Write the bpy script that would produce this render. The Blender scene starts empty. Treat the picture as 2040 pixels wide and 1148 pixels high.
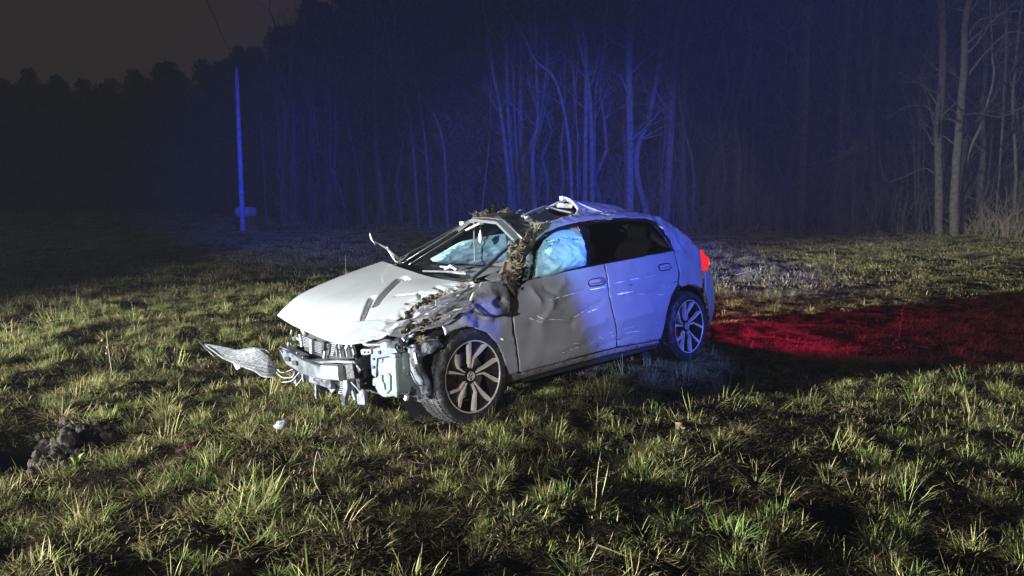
import bpy, bmesh, math, random
import numpy as np
from mathutils import Vector, Euler, Matrix, noise as mnoise

random.seed(7); rng = np.random.default_rng(7)
scene = bpy.context.scene
COL = scene.collection
PI = math.pi

# ------------------------------------------------------------------ camera
CAM_H, CAM_PITCH, CAM_F = 1.4514, 6.37, 1513.05            # eye height, degrees down, focal length in px of 2040
cam_d = bpy.data.cameras.new('camera'); cam = bpy.data.objects.new('camera', cam_d); COL.objects.link(cam)
cam_d.sensor_width = 36; cam_d.lens = 36 * CAM_F / 2040; cam_d.clip_end = 400; cam_d.clip_start = 0.05
cam.location = (0, 0, CAM_H); cam.rotation_euler = (math.radians(90 - CAM_PITCH), 0, 0)
scene.camera = cam

# ------------------------------------------------------------------ night sky, lamps, exposure
world = bpy.data.worlds.new('World'); scene.world = world; world.use_nodes = True
wn = world.node_tree.nodes; bg = wn['Background']
bg.inputs[0].default_value = (0.0185, 0.0128, 0.0105, 1); bg.inputs[1].default_value = 1.0

def spot(name, loc, target, power, color, half, blend, soft=0.15):
    d = bpy.data.lights.new(name, 'SPOT'); o = bpy.data.objects.new(name, d); COL.objects.link(o)
    d.energy = power; d.color = color; d.spot_size = math.radians(2 * half); d.spot_blend = blend; d.shadow_soft_size = soft
    o.location = loc
    o.rotation_euler = (Vector(target) - Vector(loc)).to_track_quat('-Z', 'Y').to_euler()
    return o
# headlights of the vehicle standing off to the left of the wreck
spot('headlight_beam', (-26.0, -7.5, 2.1), (2.2, 7.2, 0.2), 172000, (0.95, 1.0, 0.97), 19.5, 0.8, 0.10)
# work lamp of the vehicle behind the photographer, reaching the front of the wreck only
spot('work_lamp_and_fill', (-5.5, -9.0, 2.6), (-3.1, 6.2, 0.6), 9000, (0.92, 0.90, 1.0), 15.1, 0.24, 0.03)
spot('work_lamp_and_fill', (-5.5, -9.0, 2.6), (-0.02, 5.95, 1.12), 16000, (0.42, 0.78, 1.0), 1.5, 1.0, 0.02)  # added cyan fill beam that brightens the far airbag, no lamp of its own
# blue beacons of the emergency vehicle behind the photographer, height chosen to spare the grass
BEACON_POS = (6.0, -6.0, 5.2)
spot('beacon_on_car', BEACON_POS, (1.20, 6.40, 1.10), 14000, (0.085, 0.15, 1.0), 5.45, 0.34, 0.03)
spot('airbag_fill', BEACON_POS, (0.36, 5.45, 1.17), 4800, (0.22, 0.62, 1.0), 1.6, 1.0, 0.1)  # added narrow cyan fill that brightens the left airbag
spot('fender_glint_fill', BEACON_POS, (-0.19, 4.72, 0.69), 5500, (0.03, 0.09, 1.0), 0.85, 0.8, 0.02)  # added small beam standing in for the blue reflection on the fender
spot('beacon_on_wood', (6.5, -9.0, 4.2), (2.0, 36.0, 2.4), 180000, (0.02, 0.06, 1.0), 10.2, 0.95, 0.2)
spot('beacon_on_field', (6.5, -9.0, 4.2), (-12.0, 39.0, 2.9), 120000, (0.02, 0.05, 1.0), 8.5, 1.0, 0.2)
# weak warm light of the road behind, reaching the edge of the wood
spot('road_light_and_fill', (15.0, -10.0, 4.0), (17.0, 34.0, 3.0), 3000, (1.0, 0.70, 0.90), 17.5, 1.0, 0.5)
spot('road_light_and_fill', (-12.0, -14.0, 4.0), (-21.0, 30.0, 0.5), 5000, (0.55, 0.55, 1.0), 15.0, 1.0, 0.5)  # added bluish fill that lifts the dark left field, no road source

vs = scene.view_settings
vs.view_transform = 'Standard'; vs.look = 'None'; vs.gamma = 1.0; vs.use_curve_mapping = False; vs.exposure = 0.0
scene.cycles.use_denoising = True
scene.cycles.max_bounces = 6; scene.cycles.volume_bounces = 0; scene.cycles.transparent_max_bounces = 8
scene.cycles.sample_clamp_indirect = 4.0

# ------------------------------------------------------------------ geometry of view and wreck (wreck frame: X forward, Y to its left, Z up)
CT = Vector((-0.8003, 5.2538, 0.0026)); CE = Euler((math.radians(3.3139), math.radians(0.4965), math.radians(-134.334)), 'XYZ')
CR = CE.to_matrix()
def ray(px, py):
    a = math.radians(CAM_PITCH); c, s = math.cos(a), math.sin(a)
    return Vector((0, 0, CAM_H)), Vector(((px - 1020) / CAM_F, c + s * (574 - py) / CAM_F, -s + c * (574 - py) / CAM_F))
def cray(px, py):
    o, d = ray(px, py); return CR.transposed() @ (o - CT), CR.transposed() @ d
def at(px, py, ax, v):                                       # point of the wreck seen at a pixel, on one plane of the wreck's frame
    o, d = cray(px, py); t = (v - o[ax]) / d[ax]; return o + d * t
def X_(px, py, v): return at(px, py, 0, v)
def Y_(px, py, v): return at(px, py, 1, v)
def c2w(p): return CR @ Vector(p) + CT
def w2c(p): return CR.transposed() @ (Vector(p) - CT)
ZK = [.15, .24, .34, .5, .68, .80, .88, .95, 1.10, 1.28, 1.5]
YK = [.765, .79, .82, .848, .852, .838, .815, .79, .715, .615, .49]
def B(x, z):                                                 # half width of the body at a station and height
    y = float(np.interp(z, ZK, YK))
    if x > .05: y -= .20 * ((x - .05) / .6) ** 2
    if x < -2.2: y -= .12 * ((-2.2 - x) / .8) ** 2
    return y
def S(px, py, off=0.0):                                      # point of the left body side seen at a pixel
    o, d = cray(px, py); y = .8
    for _ in range(25):
        p = o + d * ((y - o[1]) / d[1]); y = .5 * y + .5 * (B(p[0], p[2]) + off)
    return o + d * ((y - o[1]) / d[1])
def W_(px, py, Y):                                           # point of the place at depth Y
    o, d = ray(px, py); return o + d * (Y / d[1])

# ------------------------------------------------------------------ vectorised noise and the lie of the land
_P = rng.permutation(512)
def _h(ix, iy): return _P[(_P[ix & 511] + iy) & 511]
_G = np.stack([np.cos(np.arange(512) * 2.399963), np.sin(np.arange(512) * 2.399963)], 1)
def pn(x, y):
    x = np.asarray(x, float); y = np.asarray(y, float)
    ix = np.floor(x).astype(int); iy = np.floor(y).astype(int); fx = x - ix; fy = y - iy
    u = fx * fx * fx * (fx * (fx * 6 - 15) + 10); v = fy * fy * fy * (fy * (fy * 6 - 15) + 10)
    def g(a, b): k = _G[_h(ix + a, iy + b)]; return k[..., 0] * (fx - a) + k[..., 1] * (fy - b)
    return (g(0, 0) * (1 - u) + g(1, 0) * u) * (1 - v) + (g(0, 1) * (1 - u) + g(1, 1) * u) * v
PIT = (-2.95, 4.42); MOUND = (-2.62, 4.47)
def ground_z(x, y):
    x = np.asarray(x, float); y = np.asarray(y, float)
    z = .085 * pn(x * .42 + 5, y * .5) + .055 * pn(x * 1.3, y * 1.5 + 9) + .062 * pn(x * 2.6 + 3, y * 2.6) + .022 * pn(x * 7, y * 7)
    cx = (x - .1) * CR[0][0] + (y - 6.15) * CR[1][0]; cy = (x - .1) * CR[0][1] + (y - 6.15) * CR[1][1]
    k = np.clip((np.hypot(cx / 2.4, cy / 1.25) - .8) / .7, 0, 1)
    z = z * (.25 + .75 * k) + .07 * (1 - k)
    r = np.hypot((x - PIT[0]) / .46, (y - PIT[1]) / .32); z = z - .24 * np.exp(-r ** 4)
    r = np.hypot((x - MOUND[0]) / .17, (y - MOUND[1]) / .20); z = z + .045 * np.exp(-r ** 2)
    r = np.hypot(x, y)
    return z * np.clip((r - .6) / 1.5, 0, 1) * np.clip(1.6 - r / 60, .35, 1)
def gz(x, y): return float(ground_z(x, y))

# ------------------------------------------------------------------ materials
def mat(name, base=(.5, .5, .5), rough=.5, metal=0.0, **kw):
    m = bpy.data.materials.new(name); m.use_nodes = True
    p = m.node_tree.nodes['Principled BSDF']
    p.inputs['Base Color'].default_value = (*base, 1); p.inputs['Roughness'].default_value = rough; p.inputs['Metallic'].default_value = metal
    for k, v in kw.items(): p.inputs[k.replace('_', ' ')].default_value = v
    return m
def N(m, t, **kw):
    n = m.node_tree.nodes.new(t)
    for k, v in kw.items(): setattr(n, k, v)
    return n
def L(m, a, b): m.node_tree.links.new(a, b)
def mottle(m, c2, scale=8, lo=.4, hi=.65, bump=0.0, detail=6, bscale=None, rough2=None):
    p = m.node_tree.nodes['Principled BSDF']; c1 = p.inputs['Base Color'].default_value[:]
    tc = N(m, 'ShaderNodeTexCoord'); n = N(m, 'ShaderNodeTexNoise'); n.inputs['Scale'].default_value = scale; n.inputs['Detail'].default_value = detail
    L(m, tc.outputs['Object'], n.inputs['Vector'])
    r = N(m, 'ShaderNodeMapRange'); r.inputs[1].default_value = lo; r.inputs[2].default_value = hi; L(m, n.outputs[0], r.inputs[0])
    mx = N(m, 'ShaderNodeMix', data_type='RGBA'); mx.inputs[6].default_value = c1; mx.inputs[7].default_value = (*c2, 1)
    L(m, r.outputs[0], mx.inputs[0]); L(m, mx.outputs[2], p.inputs['Base Color'])
    if rough2 is not None:
        q = N(m, 'ShaderNodeMapRange'); q.inputs[3].default_value = p.inputs['Roughness'].default_value; q.inputs[4].default_value = rough2
        L(m, r.outputs[0], q.inputs[0]); L(m, q.outputs[0], p.inputs['Roughness'])
    if bump:
        n2 = N(m, 'ShaderNodeTexNoise'); n2.inputs['Scale'].default_value = bscale or scale * 3; n2.inputs['Detail'].default_value = 8
        L(m, tc.outputs['Object'], n2.inputs['Vector'])
        b = N(m, 'ShaderNodeBump'); b.inputs['Strength'].default_value = bump; b.inputs['Distance'].default_value = .02
        L(m, n2.outputs[0], b.inputs['Height']); L(m, b.outputs[0], p.inputs['Normal'])
    return m
def paint_mat():
    m = mat('white_paint', (.37, .38, .39), .30, 0, Coat_Weight=.8, Coat_Roughness=.05)
    p = m.node_tree.nodes['Principled BSDF']
    tc = N(m, 'ShaderNodeTexCoord')
    a = N(m, 'ShaderNodeAttribute', attribute_name='dirt')
    n = N(m, 'ShaderNodeTexNoise'); n.inputs['Scale'].default_value = 26; n.inputs['Detail'].default_value = 9; n.inputs['Roughness'].default_value = .7
    L(m, tc.outputs['Object'], n.inputs['Vector'])
    ad = N(m, 'ShaderNodeMath', operation='ADD'); L(m, a.outputs['Fac'], ad.inputs[0]); L(m, n.outputs[0], ad.inputs[1])
    r = N(m, 'ShaderNodeMapRange'); r.inputs[1].default_value = .72; r.inputs[2].default_value = 1.15; L(m, ad.outputs[0], r.inputs[0])
    n3 = N(m, 'ShaderNodeTexNoise'); n3.inputs['Scale'].default_value = 4; n3.inputs['Detail'].default_value = 7
    L(m, tc.outputs['Object'], n3.inputs['Vector'])
    r3 = N(m, 'ShaderNodeMapRange'); r3.inputs[1].default_value = .45; r3.inputs[2].default_value = .8; r3.inputs[4].default_value = .30; L(m, n3.outputs[0], r3.inputs[0])
    mx2 = N(m, 'ShaderNodeMath', operation='MAXIMUM'); L(m, r.outputs[0], mx2.inputs[0]); L(m, r3.outputs[0], mx2.inputs[1])
    mx = N(m, 'ShaderNodeMix', data_type='RGBA'); mx.inputs[6].default_value = (.37, .38, .39, 1); mx.inputs[7].default_value = (.085, .062, .042, 1)
    L(m, mx2.outputs[0], mx.inputs[0]); L(m, mx.outputs[2], p.inputs['Base Color'])
    q = N(m, 'ShaderNodeMapRange'); q.inputs[3].default_value = .34; q.inputs[4].default_value = .85; L(m, mx2.outputs[0], q.inputs[0]); L(m, q.outputs[0], p.inputs['Roughness'])
    c = N(m, 'ShaderNodeMapRange'); c.inputs[3].default_value = .5; c.inputs[4].default_value = 0; L(m, mx2.outputs[0], c.inputs[0]); L(m, c.outputs[0], p.inputs['Coat Weight'])
    return m
M = {}
M['paint'] = paint_mat()
M['black'] = mottle(mat('black_plastic', (.018, .018, .02), .45), (.06, .058, .055), 14, .45, .75, .15)
M['dark'] = mottle(mat('dark_trim', (.014, .014, .016), .75), (.03, .028, .027), 9)
M['grey'] = mottle(mat('grey_plastic', (.22, .225, .235), .5), (.10, .10, .10), 11, .4, .7, .2)
M['liner'] = mottle(mat('scuffed_liner', (.15, .162, .185), .4), (.025, .027, .033), 12, .42, .62, .35)
M['alu'] = mottle(mat('dull_aluminium', (.45, .47, .50), .38, .85), (.25, .26, .27), 13, .4, .7, .1)
M['steel'] = mottle(mat('bent_steel', (.19, .205, .23), .45, .4), (.08, .085, .09), 9, .42, .66, .2)
M['rim'] = mottle(mat('turned_alloy', (.74, .66, .55), .35, .25), (.48, .41, .34), 16, .5, .8)
M['rimblack'] = mat('gloss_black', (.012, .012, .013), .25)
M['tyre'] = mottle(mat('tyre_rubber', (.016, .016, .017), .65), (.10, .095, .085), 22, .56, .72, .3)
M['disc'] = mat('brake_steel', (.35, .35, .36), .35, .9)
M['red'] = mat('red_caliper', (.16, .006, .010), .4)
M['tank'] = mat('milky_plastic', (.155, .195, .172), .42, Transmission_Weight=.0, Subsurface_Weight=.25, Subsurface_Radius=(.03, .03, .03))
M['bracket'] = mottle(mat('coated_bracket', (.13, .145, .22), .45, .1), (.07, .08, .12), 15, .5, .75)
M['rubber'] = mottle(mat('pale_hose', (.42, .42, .41), .55), (.2, .2, .2), 14)
M['cloth'] = mottle(mat('airbag_cloth', (.46, .74, .80), .85), (.38, .66, .76), 5, .3, .7, .12, 4, 120)
M['liner2'] = mat('headliner_felt', (.09, .09, .095), .9)
M['seat'] = mottle(mat('seat_fabric', (.035, .035, .04), .85), (.06, .06, .065), 20)
M['dash'] = mottle(mat('dash_plastic', (.14, .14, .15), .6), (.07, .07, .075), 6)
M['soil'] = mottle(mat('dark_soil', (.020, .014, .010), .95), (.060, .043, .032), 25, .4, .7, .8, 8, 60)
M['scratch_glint'] = mat('white_scratch_glint', (.92, .93, .95), .3, .3)
M['white'] = mat('white_plastic', (.62, .63, .64), .45)
M['cream'] = mat('cream_plastic', (.75, .72, .60), .5)
M['lens'] = mat('red_lamp_lens', (.5, .01, .012), .2, Emission_Color=(1, .012, .02, 1), Emission_Strength=.9)
M['stone'] = mottle(mat('pale_stone', (.27, .28, .31), .7), (.12, .13, .15), 9, .4, .7, .4)
M['wood_pole'] = mottle(mat('pale_pole', (.42, .43, .44), .8), (.30, .30, .30), 6, .4, .7, .1)
M['tank_white'] = mat('white_sheet', (.72, .73, .75), .55)
M['leaf'] = mottle(mat('dry_leaf', (.28, .19, .115), .8), (.22, .12, .06), 18)
M['redleaf'] = mottle(mat('russet_leaf', (.30, .10, .06), .8), (.16, .05, .03), 18)
M['straw'] = mat('dry_straw', (.26, .21, .125), .75)
M['debris'] = mottle(mat('dark_debris', (.02, .022, .03), .4), (.05, .05, .06), 20)
M['maroon'] = mat('dark_red_plastic', (.035, .003, .007), .5)
def glass_mat(name, tint, keep, rough=.04):
    m = bpy.data.materials.new(name); m.use_nodes = True; nt = m.node_tree; nt.nodes.clear()
    o = nt.nodes.new('ShaderNodeOutputMaterial'); t = nt.nodes.new('ShaderNodeBsdfTransparent'); t.inputs[0].default_value = (*[c * keep for c in tint], 1)
    g = nt.nodes.new('ShaderNodeBsdfGlossy'); g.inputs['Roughness'].default_value = rough; g.inputs[0].default_value = (.8, .8, .8, 1)
    f = nt.nodes.new('ShaderNodeFresnel'); f.inputs[0].default_value = 1.45
    x = nt.nodes.new('ShaderNodeMixShader'); nt.links.new(f.outputs[0], x.inputs[0]); nt.links.new(t.outputs[0], x.inputs[1]); nt.links.new(g.outputs[0], x.inputs[2]); nt.links.new(x.outputs[0], o.inputs[0])
    return m
M['tint'] = glass_mat('tinted_glass', (.5, .5, .55), .045)
def cracked():
    m = mat('crazed_glass', (.45, .72, .66), .25, Specular_IOR_Level=.8)
    p = m.node_tree.nodes['Principled BSDF']; tc = N(m, 'ShaderNodeTexCoord')
    v = N(m, 'ShaderNodeTexVoronoi', feature='DISTANCE_TO_EDGE'); v.inputs['Scale'].default_value = 75; L(m, tc.outputs['Object'], v.inputs['Vector'])
    r = N(m, 'ShaderNodeMapRange'); r.inputs[1].default_value = .0; r.inputs[2].default_value = .12; r.inputs[3].default_value = .85; r.inputs[4].default_value = .12
    L(m, v.outputs['Distance'], r.inputs[0]); L(m, r.outputs[0], p.inputs['Alpha'])
    return m
M['crazed'] = cracked()
def mesh_grille():
    m = mat('grille_plastic', (.20, .205, .215), .4)
    p = m.node_tree.nodes['Principled BSDF']; tc = N(m, 'ShaderNodeTexCoord')
    w = N(m, 'ShaderNodeTexNoise'); w.inputs['Scale'].default_value = 40
    L(m, tc.outputs['Object'], w.inputs['Vector'])
    r = N(m, 'ShaderNodeMapRange'); r.inputs[1].default_value = .35; r.inputs[2].default_value = .65; r.inputs[3].default_value = .5; r.inputs[4].default_value = 1.2
    L(m, w.outputs[0], r.inputs[0])
    mx = N(m, 'ShaderNodeMix', data_type='RGBA', blend_type='MULTIPLY'); mx.inputs[0].default_value = 1; mx.inputs[6].default_value = (.22, .225, .235, 1)
    L(m, r.outputs[0], mx.inputs[7]); L(m, mx.outputs[2], p.inputs['Base Color'])
    return m
M['grille'] = mesh_grille()
def grass_mat(name, green, dry, dark):
    m = mat(name, green, .55, Specular_IOR_Level=.22); nt = m.node_tree
    p = nt.nodes['Principled BSDF']
    a = N(m, 'ShaderNodeAttribute', attribute_name='tint'); oi = N(m, 'ShaderNodeObjectInfo')
    ad = N(m, 'ShaderNodeMath', operation='MULTIPLY_ADD'); L(m, oi.outputs['Random'], ad.inputs[0]); ad.inputs[1].default_value = .7; L(m, a.outputs['Fac'], ad.inputs[2])
    sb = N(m, 'ShaderNodeMath', operation='SUBTRACT'); L(m, ad.outputs[0], sb.inputs[0]); sb.inputs[1].default_value = .3
    cr = N(m, 'ShaderNodeValToRGB'); L(m, sb.outputs[0], cr.inputs[0])
    e = cr.color_ramp.elements; e[0].position = .0; e[0].color = (*green, 1); e[1].position = 1; e[1].color = (*dark, 1)
    k = e.new(.38); k.color = (green[0] * 2.3, green[1] * 1.65, green[2] * 2.0, 1); k = e.new(.66); k.color = (*dry, 1)
    L(m, cr.outputs[0], p.inputs['Base Color'])
    tr = N(m, 'ShaderNodeBsdfTranslucent'); L(m, cr.outputs[0], tr.inputs[0])
    mix = N(m, 'ShaderNodeMixShader'); mix.inputs[0].default_value = .35
    out = nt.nodes['Material Output']; L(m, p.outputs[0], mix.inputs[1]); L(m, tr.outputs[0], mix.inputs[2]); L(m, mix.outputs[0], out.inputs[0])
    return m
M['grass'] = grass_mat('grass_blades', (.150, .230, .060), (.66, .55, .27), (.06, .042, .024))
M['bark'] = mottle(mat('bark', (.135, .115, .10), .9), (.07, .06, .05), 7, .4, .65, .5, 7, 30)
M['twig'] = mat('twigs', (.12, .10, .085), .85)
M['woodmass'] = mat('night_wood', (.045, .042, .036), .9)

# ------------------------------------------------------------------ object helpers
def link(o, parent=None):
    COL.objects.link(o)
    if parent is not None: o.parent = parent
    return o
def tag(o, label=None, cat=None, group=None, kind=None):
    for k, v in (('label', label), ('category', cat), ('group', group), ('kind', kind)):
        if v: o[k] = v
    return o
def mk(name, verts, faces, m, parent=None, smooth=True, attrs=None, thick=0, label=None, kind=None):
    me = bpy.data.meshes.new(name); me.from_pydata([tuple(v) for v in verts], [], [tuple(f) for f in faces]); me.update()
    if smooth: me.polygons.foreach_set('use_smooth', [True] * len(me.polygons))
    for k, v in (attrs or {}).items():
        a = me.attributes.new(k, 'FLOAT', 'POINT'); a.data.foreach_set('value', list(v))
    me.materials.append(m if not isinstance(m, str) else M[m])
    o = link(bpy.data.objects.new(name, me), parent)
    if thick:
        s = o.modifiers.new('solid', 'SOLIDIFY'); s.thickness = thick; s.offset = -1
    tag(o, label=label, kind=kind)
    return o
class MB:
    """collects boxes, tubes and sheets and links them as one mesh"""
    def __init__(s): s.v = []; s.f = []
    def add(s, v, f):
        k = len(s.v); s.v += [Vector(q) for q in v]; s.f += [tuple(i + k for i in q) for q in f]; return s
    def box(s, a, b):
        (x0, y0, z0), (x1, y1, z1) = a, b
        return s.add([(x0, y0, z0), (x1, y0, z0), (x1, y1, z0), (x0, y1, z0), (x0, y0, z1), (x1, y0, z1), (x1, y1, z1), (x0, y1, z1)],
                     [(0, 3, 2, 1), (4, 5, 6, 7), (0, 1, 5, 4), (1, 2, 6, 5), (2, 3, 7, 6), (3, 0, 4, 7)])
    def tube(s, pts, r, n=8, cap=True):
        pts = [Vector(p) for p in pts]; rs = r if isinstance(r, (list, tuple)) else [r] * len(pts)
        v = []; f = []; up = None
        for i, p in enumerate(pts):
            t = (pts[min(i + 1, len(pts) - 1)] - pts[max(i - 1, 0)]).normalized()
            if up is None: up = t.orthogonal().normalized()
            up = (up - t * up.dot(t)); up = up.normalized() if up.length > 1e-6 else t.orthogonal().normalized(); w = t.cross(up)
            v += [p + (up * math.cos(2 * PI * k / n) + w * math.sin(2 * PI * k / n)) * rs[i] for k in range(n)]
        for i in range(len(pts) - 1):
            for k in range(n): f.append((i * n + k, i * n + (k + 1) % n, (i + 1) * n + (k + 1) % n, (i + 1) * n + k))
        if cap: f.append(tuple(range(n - 1, -1, -1))); f.append(tuple((len(pts) - 1) * n + k for k in range(n)))
        return s.add(v, f)
    def bar(s, pts, w, h, up=(0, 0, 1)):                     # rectangular bar along a polyline
        pts = [Vector(p) for p in pts]; v = []; f = []
        for i, p in enumerate(pts):
            t = (pts[min(i + 1, len(pts) - 1)] - pts[max(i - 1, 0)]).normalized(); sd = t.cross(Vector(up)).normalized(); u = sd.cross(t)
            ww = w[i] if isinstance(w, (list, tuple)) else w; hh = h[i] if isinstance(h, (list, tuple)) else h
            v += [p + sd * ww / 2 + u * hh / 2, p - sd * ww / 2 + u * hh / 2, p - sd * ww / 2 - u * hh / 2, p + sd * ww / 2 - u * hh / 2]
        for i in range(len(pts) - 1):
            for k in range(4): f.append((i * 4 + k, i * 4 + (k + 1) % 4, i * 4 + 4 + (k + 1) % 4, i * 4 + 4 + k))
        f.append((3, 2, 1, 0)); f.append(tuple((len(pts) - 1) * 4 + k for k in range(4)))
        return s.add(v, f)
    def prism(s, poly, depth):                               # polygon of 3-D points pushed back along a vector
        n = len(poly); d = Vector(depth); v = [Vector(p) for p in poly]; v += [p + d for p in v]
        f = [tuple(range(n)), tuple(range(2 * n - 1, n - 1, -1))] + [(i, i + n, (i + 1) % n + n, (i + 1) % n) for i in range(n)]
        return s.add(v, f)
    def build(s, name, m, parent=None, smooth=False, bevel=0, **kw):
        o = mk(name, s.v, s.f, m, parent, smooth, **kw)
        if bevel:
            b = o.modifiers.new('bevel', 'BEVEL'); b.width = bevel; b.segments = 2; b.limit_method = 'ANGLE'; b.angle_limit = .6
        return o
def cr1(P, t):
    n = len(P) - 1; i = min(int(t * n), n - 1); u = t * n - i
    p0 = P[i - 1] if i > 0 else P[i] * 2 - P[i + 1]; p1, p2 = P[i], P[i + 1]; p3 = P[i + 2] if i + 2 <= n else P[i + 1] * 2 - P[i]
    return .5 * (2 * p1 + (p2 - p0) * u + (2 * p0 - 5 * p1 + 4 * p2 - p3) * u * u + (3 * p1 - p0 - 3 * p2 + p3) * u ** 3)
def patch(rows, nu, nv, disp=None):                          # smooth sheet through rows of control points
    rows = [[Vector(p) for p in r] for r in rows]; v = []; f = []; uv = []
    for i in range(nu + 1):
        for j in range(nv + 1):
            p = cr1([cr1(r, j / nv) for r in rows], i / nu)
            v.append(p + (disp(p, i / nu, j / nv) if disp else Vector())); uv.append((i / nu, j / nv))
    for i in range(nu):
        for j in range(nv): a = i * (nv + 1) + j; f.append((a, a + 1, a + nv + 2, a + nv + 1))
    return v, f, uv
def face_up(v, f, d):                                        # orient a sheet's faces along d
    d = Vector(d); a = Vector()
    for q in f[:: max(1, len(f) // 200)]: a += (v[q[1]] - v[q[0]]).cross(v[q[2]] - v[q[0]])
    return f if a.dot(d) > 0 else [tuple(reversed(q)) for q in f]
def fnoise(p, s, seed=0): return mnoise.noise(Vector(p) * s + Vector((seed * 3.7, seed * 1.3, seed * 2.9)))
def fill_grid(poly, step):                                   # polygon in a plane (list of 2-D points) -> gridded triangles
    bm = bmesh.new(); vs_ = [bm.verts.new((x, 0, z)) for x, z in poly]; bm.faces.new(vs_)
    for ax, no in ((0, (1, 0, 0)), (1, (0, 0, 1))):
        lo = min(p[ax] for p in poly); hi = max(p[ax] for p in poly); k = lo + step
        while k < hi - step * .3:
            co = [0, 0, 0]; co[0 if ax == 0 else 2] = k
            bmesh.ops.bisect_plane(bm, geom=bm.verts[:] + bm.edges[:] + bm.faces[:], plane_co=co, plane_no=no, dist=1e-5); k += step
    bm.verts.index_update(); v = [(q.co[0], q.co[2]) for q in bm.verts]; f = [tuple(q.index for q in t.verts) for t in bm.faces]; bm.free()
    return v, f
def side_panel(name, outline, m, parent, step=.025, off=0.0, disp=None, dirt=None, thick=.012, seed=0, pts=None, side=1):
    P = pts or [S(*q, off) for q in outline]
    v2, f = fill_grid([(p[0], p[2]) for p in P], step)
    v = []
    for x, z in v2:
        y = B(x, z) + off; y += disp(x, y, z) if disp else 0
        v.append(Vector((x, side * y, z)))
    f = face_up(v, f, (0, side, 0))
    at_ = {'dirt': [dirt(p) for p in v]} if dirt else None
    return mk(name, v, f, m, parent, True, at_, thick)
def seg_d(x, z, a, b):
    ax, az = a; bx, bz = b; l2 = (bx - ax) ** 2 + (bz - az) ** 2; t = max(0, min(1, ((x - ax) * (bx - ax) + (z - az) * (bz - az)) / l2))
    return math.hypot(x - ax - t * (bx - ax), z - az - t * (bz - az))

# ================================================================== SETTING
NA, NR = 430, 250
ang = np.concatenate([np.linspace(-46, 46, NA), np.linspace(46, 314, 70)[1:-1]]) * PI / 180
rad = np.concatenate([[.0], np.geomspace(.6, 190, NR)])
A_, R_ = np.meshgrid(ang, rad); gx = R_ * np.sin(A_); gy = R_ * np.cos(A_); gzz = ground_z(gx, gy)
na, nr = len(ang), len(rad)
gv = np.stack([gx, gy, gzz], -1).reshape(-1, 3)
gf = [(i * na + j, (i + 1) * na + j, (i + 1) * na + (j + 1) % na, i * na + (j + 1) % na) for i in range(nr - 1) for j in range(na)]
gm = mottle(mat('damp_soil', (.009, .007, .005), .97, Specular_IOR_Level=.0), (.022, .018, .010), 1.7, .38, .66, 1.0, 10, 34)
ground = mk('ground', gv.tolist(), [tuple(reversed(q)) for q in gf], gm); ground['kind'] = 'structure'

# ------------------------------------------------------------------ grass: many-bladed tufts scattered over the meadow
protos = bpy.data.collections.new('tuft_shapes')             # never linked to the scene
def blade(V, F, T, base, yaw, lean, ln, w, curl, tint, seg=4, kink=0):
    fade = random.choice([0, .15, .45, .6])
    p = Vector(base); d0 = Vector((math.cos(yaw), math.sin(yaw), 0)); sd = Vector((-math.sin(yaw), math.cos(yaw), 0)); k = len(V); a = lean
    for i in range(seg + 1):
        t = i / seg; ww = w * (1 - t ** 1.6) * (.75 + .5 * t if t < .5 else 1) / 2
        tt = tint + fade * t * t
        if i < seg: V.append(p - sd * ww); V.append(p + sd * ww); T += [tt, tt]
        else: V.append(Vector(p)); T.append(tt)
        a += curl / seg + (kink if i == seg // 2 else 0)
        p = p + (d0 * math.sin(a) + Vector((0, 0, math.cos(a)))) * (ln / seg)
        if p.z < .004: p.z = .004 + random.random() * .01
    for i in range(seg - 1): F.append((k + 2 * i, k + 2 * i + 1, k + 2 * i + 3, k + 2 * i + 2))
    F.append((k + 2 * seg - 2, k + 2 * seg - 1, k + 2 * seg))
def tuft(name, n, r, l0, l1, w, lean, curl, tint, tsd, seg=4, kinkp=.1, flat=False):
    V, F, T = [], [], []
    for _ in range(n):
        a = random.random() * 2 * PI; q = r * math.sqrt(random.random()); yaw = a + random.gauss(0, .55)
        ln = random.uniform(l0, l1) * (1 - .3 * q / r)
        le = abs(random.gauss(*lean)) + .6 * q / r
        blade(V, F, T, (q * math.cos(a), q * math.sin(a), 0 if not flat else random.random() * .035), yaw, le, ln, w * random.uniform(.6, 1.3), random.gauss(*curl),
              random.gauss(tint, tsd), seg, random.gauss(.9, .4) if random.random() < kinkp else 0)
    me = bpy.data.meshes.new(name); me.from_pydata([tuple(v) for v in V], [], F)
    at_ = me.attributes.new('tint', 'FLOAT', 'POINT'); at_.data.foreach_set('value', T); me.materials.append(M['grass'])
    protos.objects.link(bpy.data.objects.new(name, me))
#        name   n   radius  lengths    width  lean        curl       tint
for k in range(5): tuft('a_tussock_%d' % k, 95, .085, .06, .14, .0044, (.18, .25), (.9, .6), .14, .20)
for k in range(3): tuft('b_dry_%d' % k, 75, .08, .08, .19, .0038, (.30, .30), (1.6, .7), .55, .2)
for k in range(4): tuft('c_thatch_%d' % k, 95, .19, .06, .16, .0040, (1.25, .3), (.5, .6), 1.02, .20, 3, .2, True)
for k in range(2): tuft('d_upright_%d' % k, 16, .06, .14, .26, .006, (.18, .15), (.35, .4), .22, .2)
for k in range(3): tuft('e_short_%d' % k, 90, .14, .035, .09, .005, (.5, .4), (.7, .6), .36, .25, 3)
for k in range(3): tuft('f_far_%d' % k, 190, .50, .06, .17, .012, (.55, .35), (.7, .6), .60, .22, 3)
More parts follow.
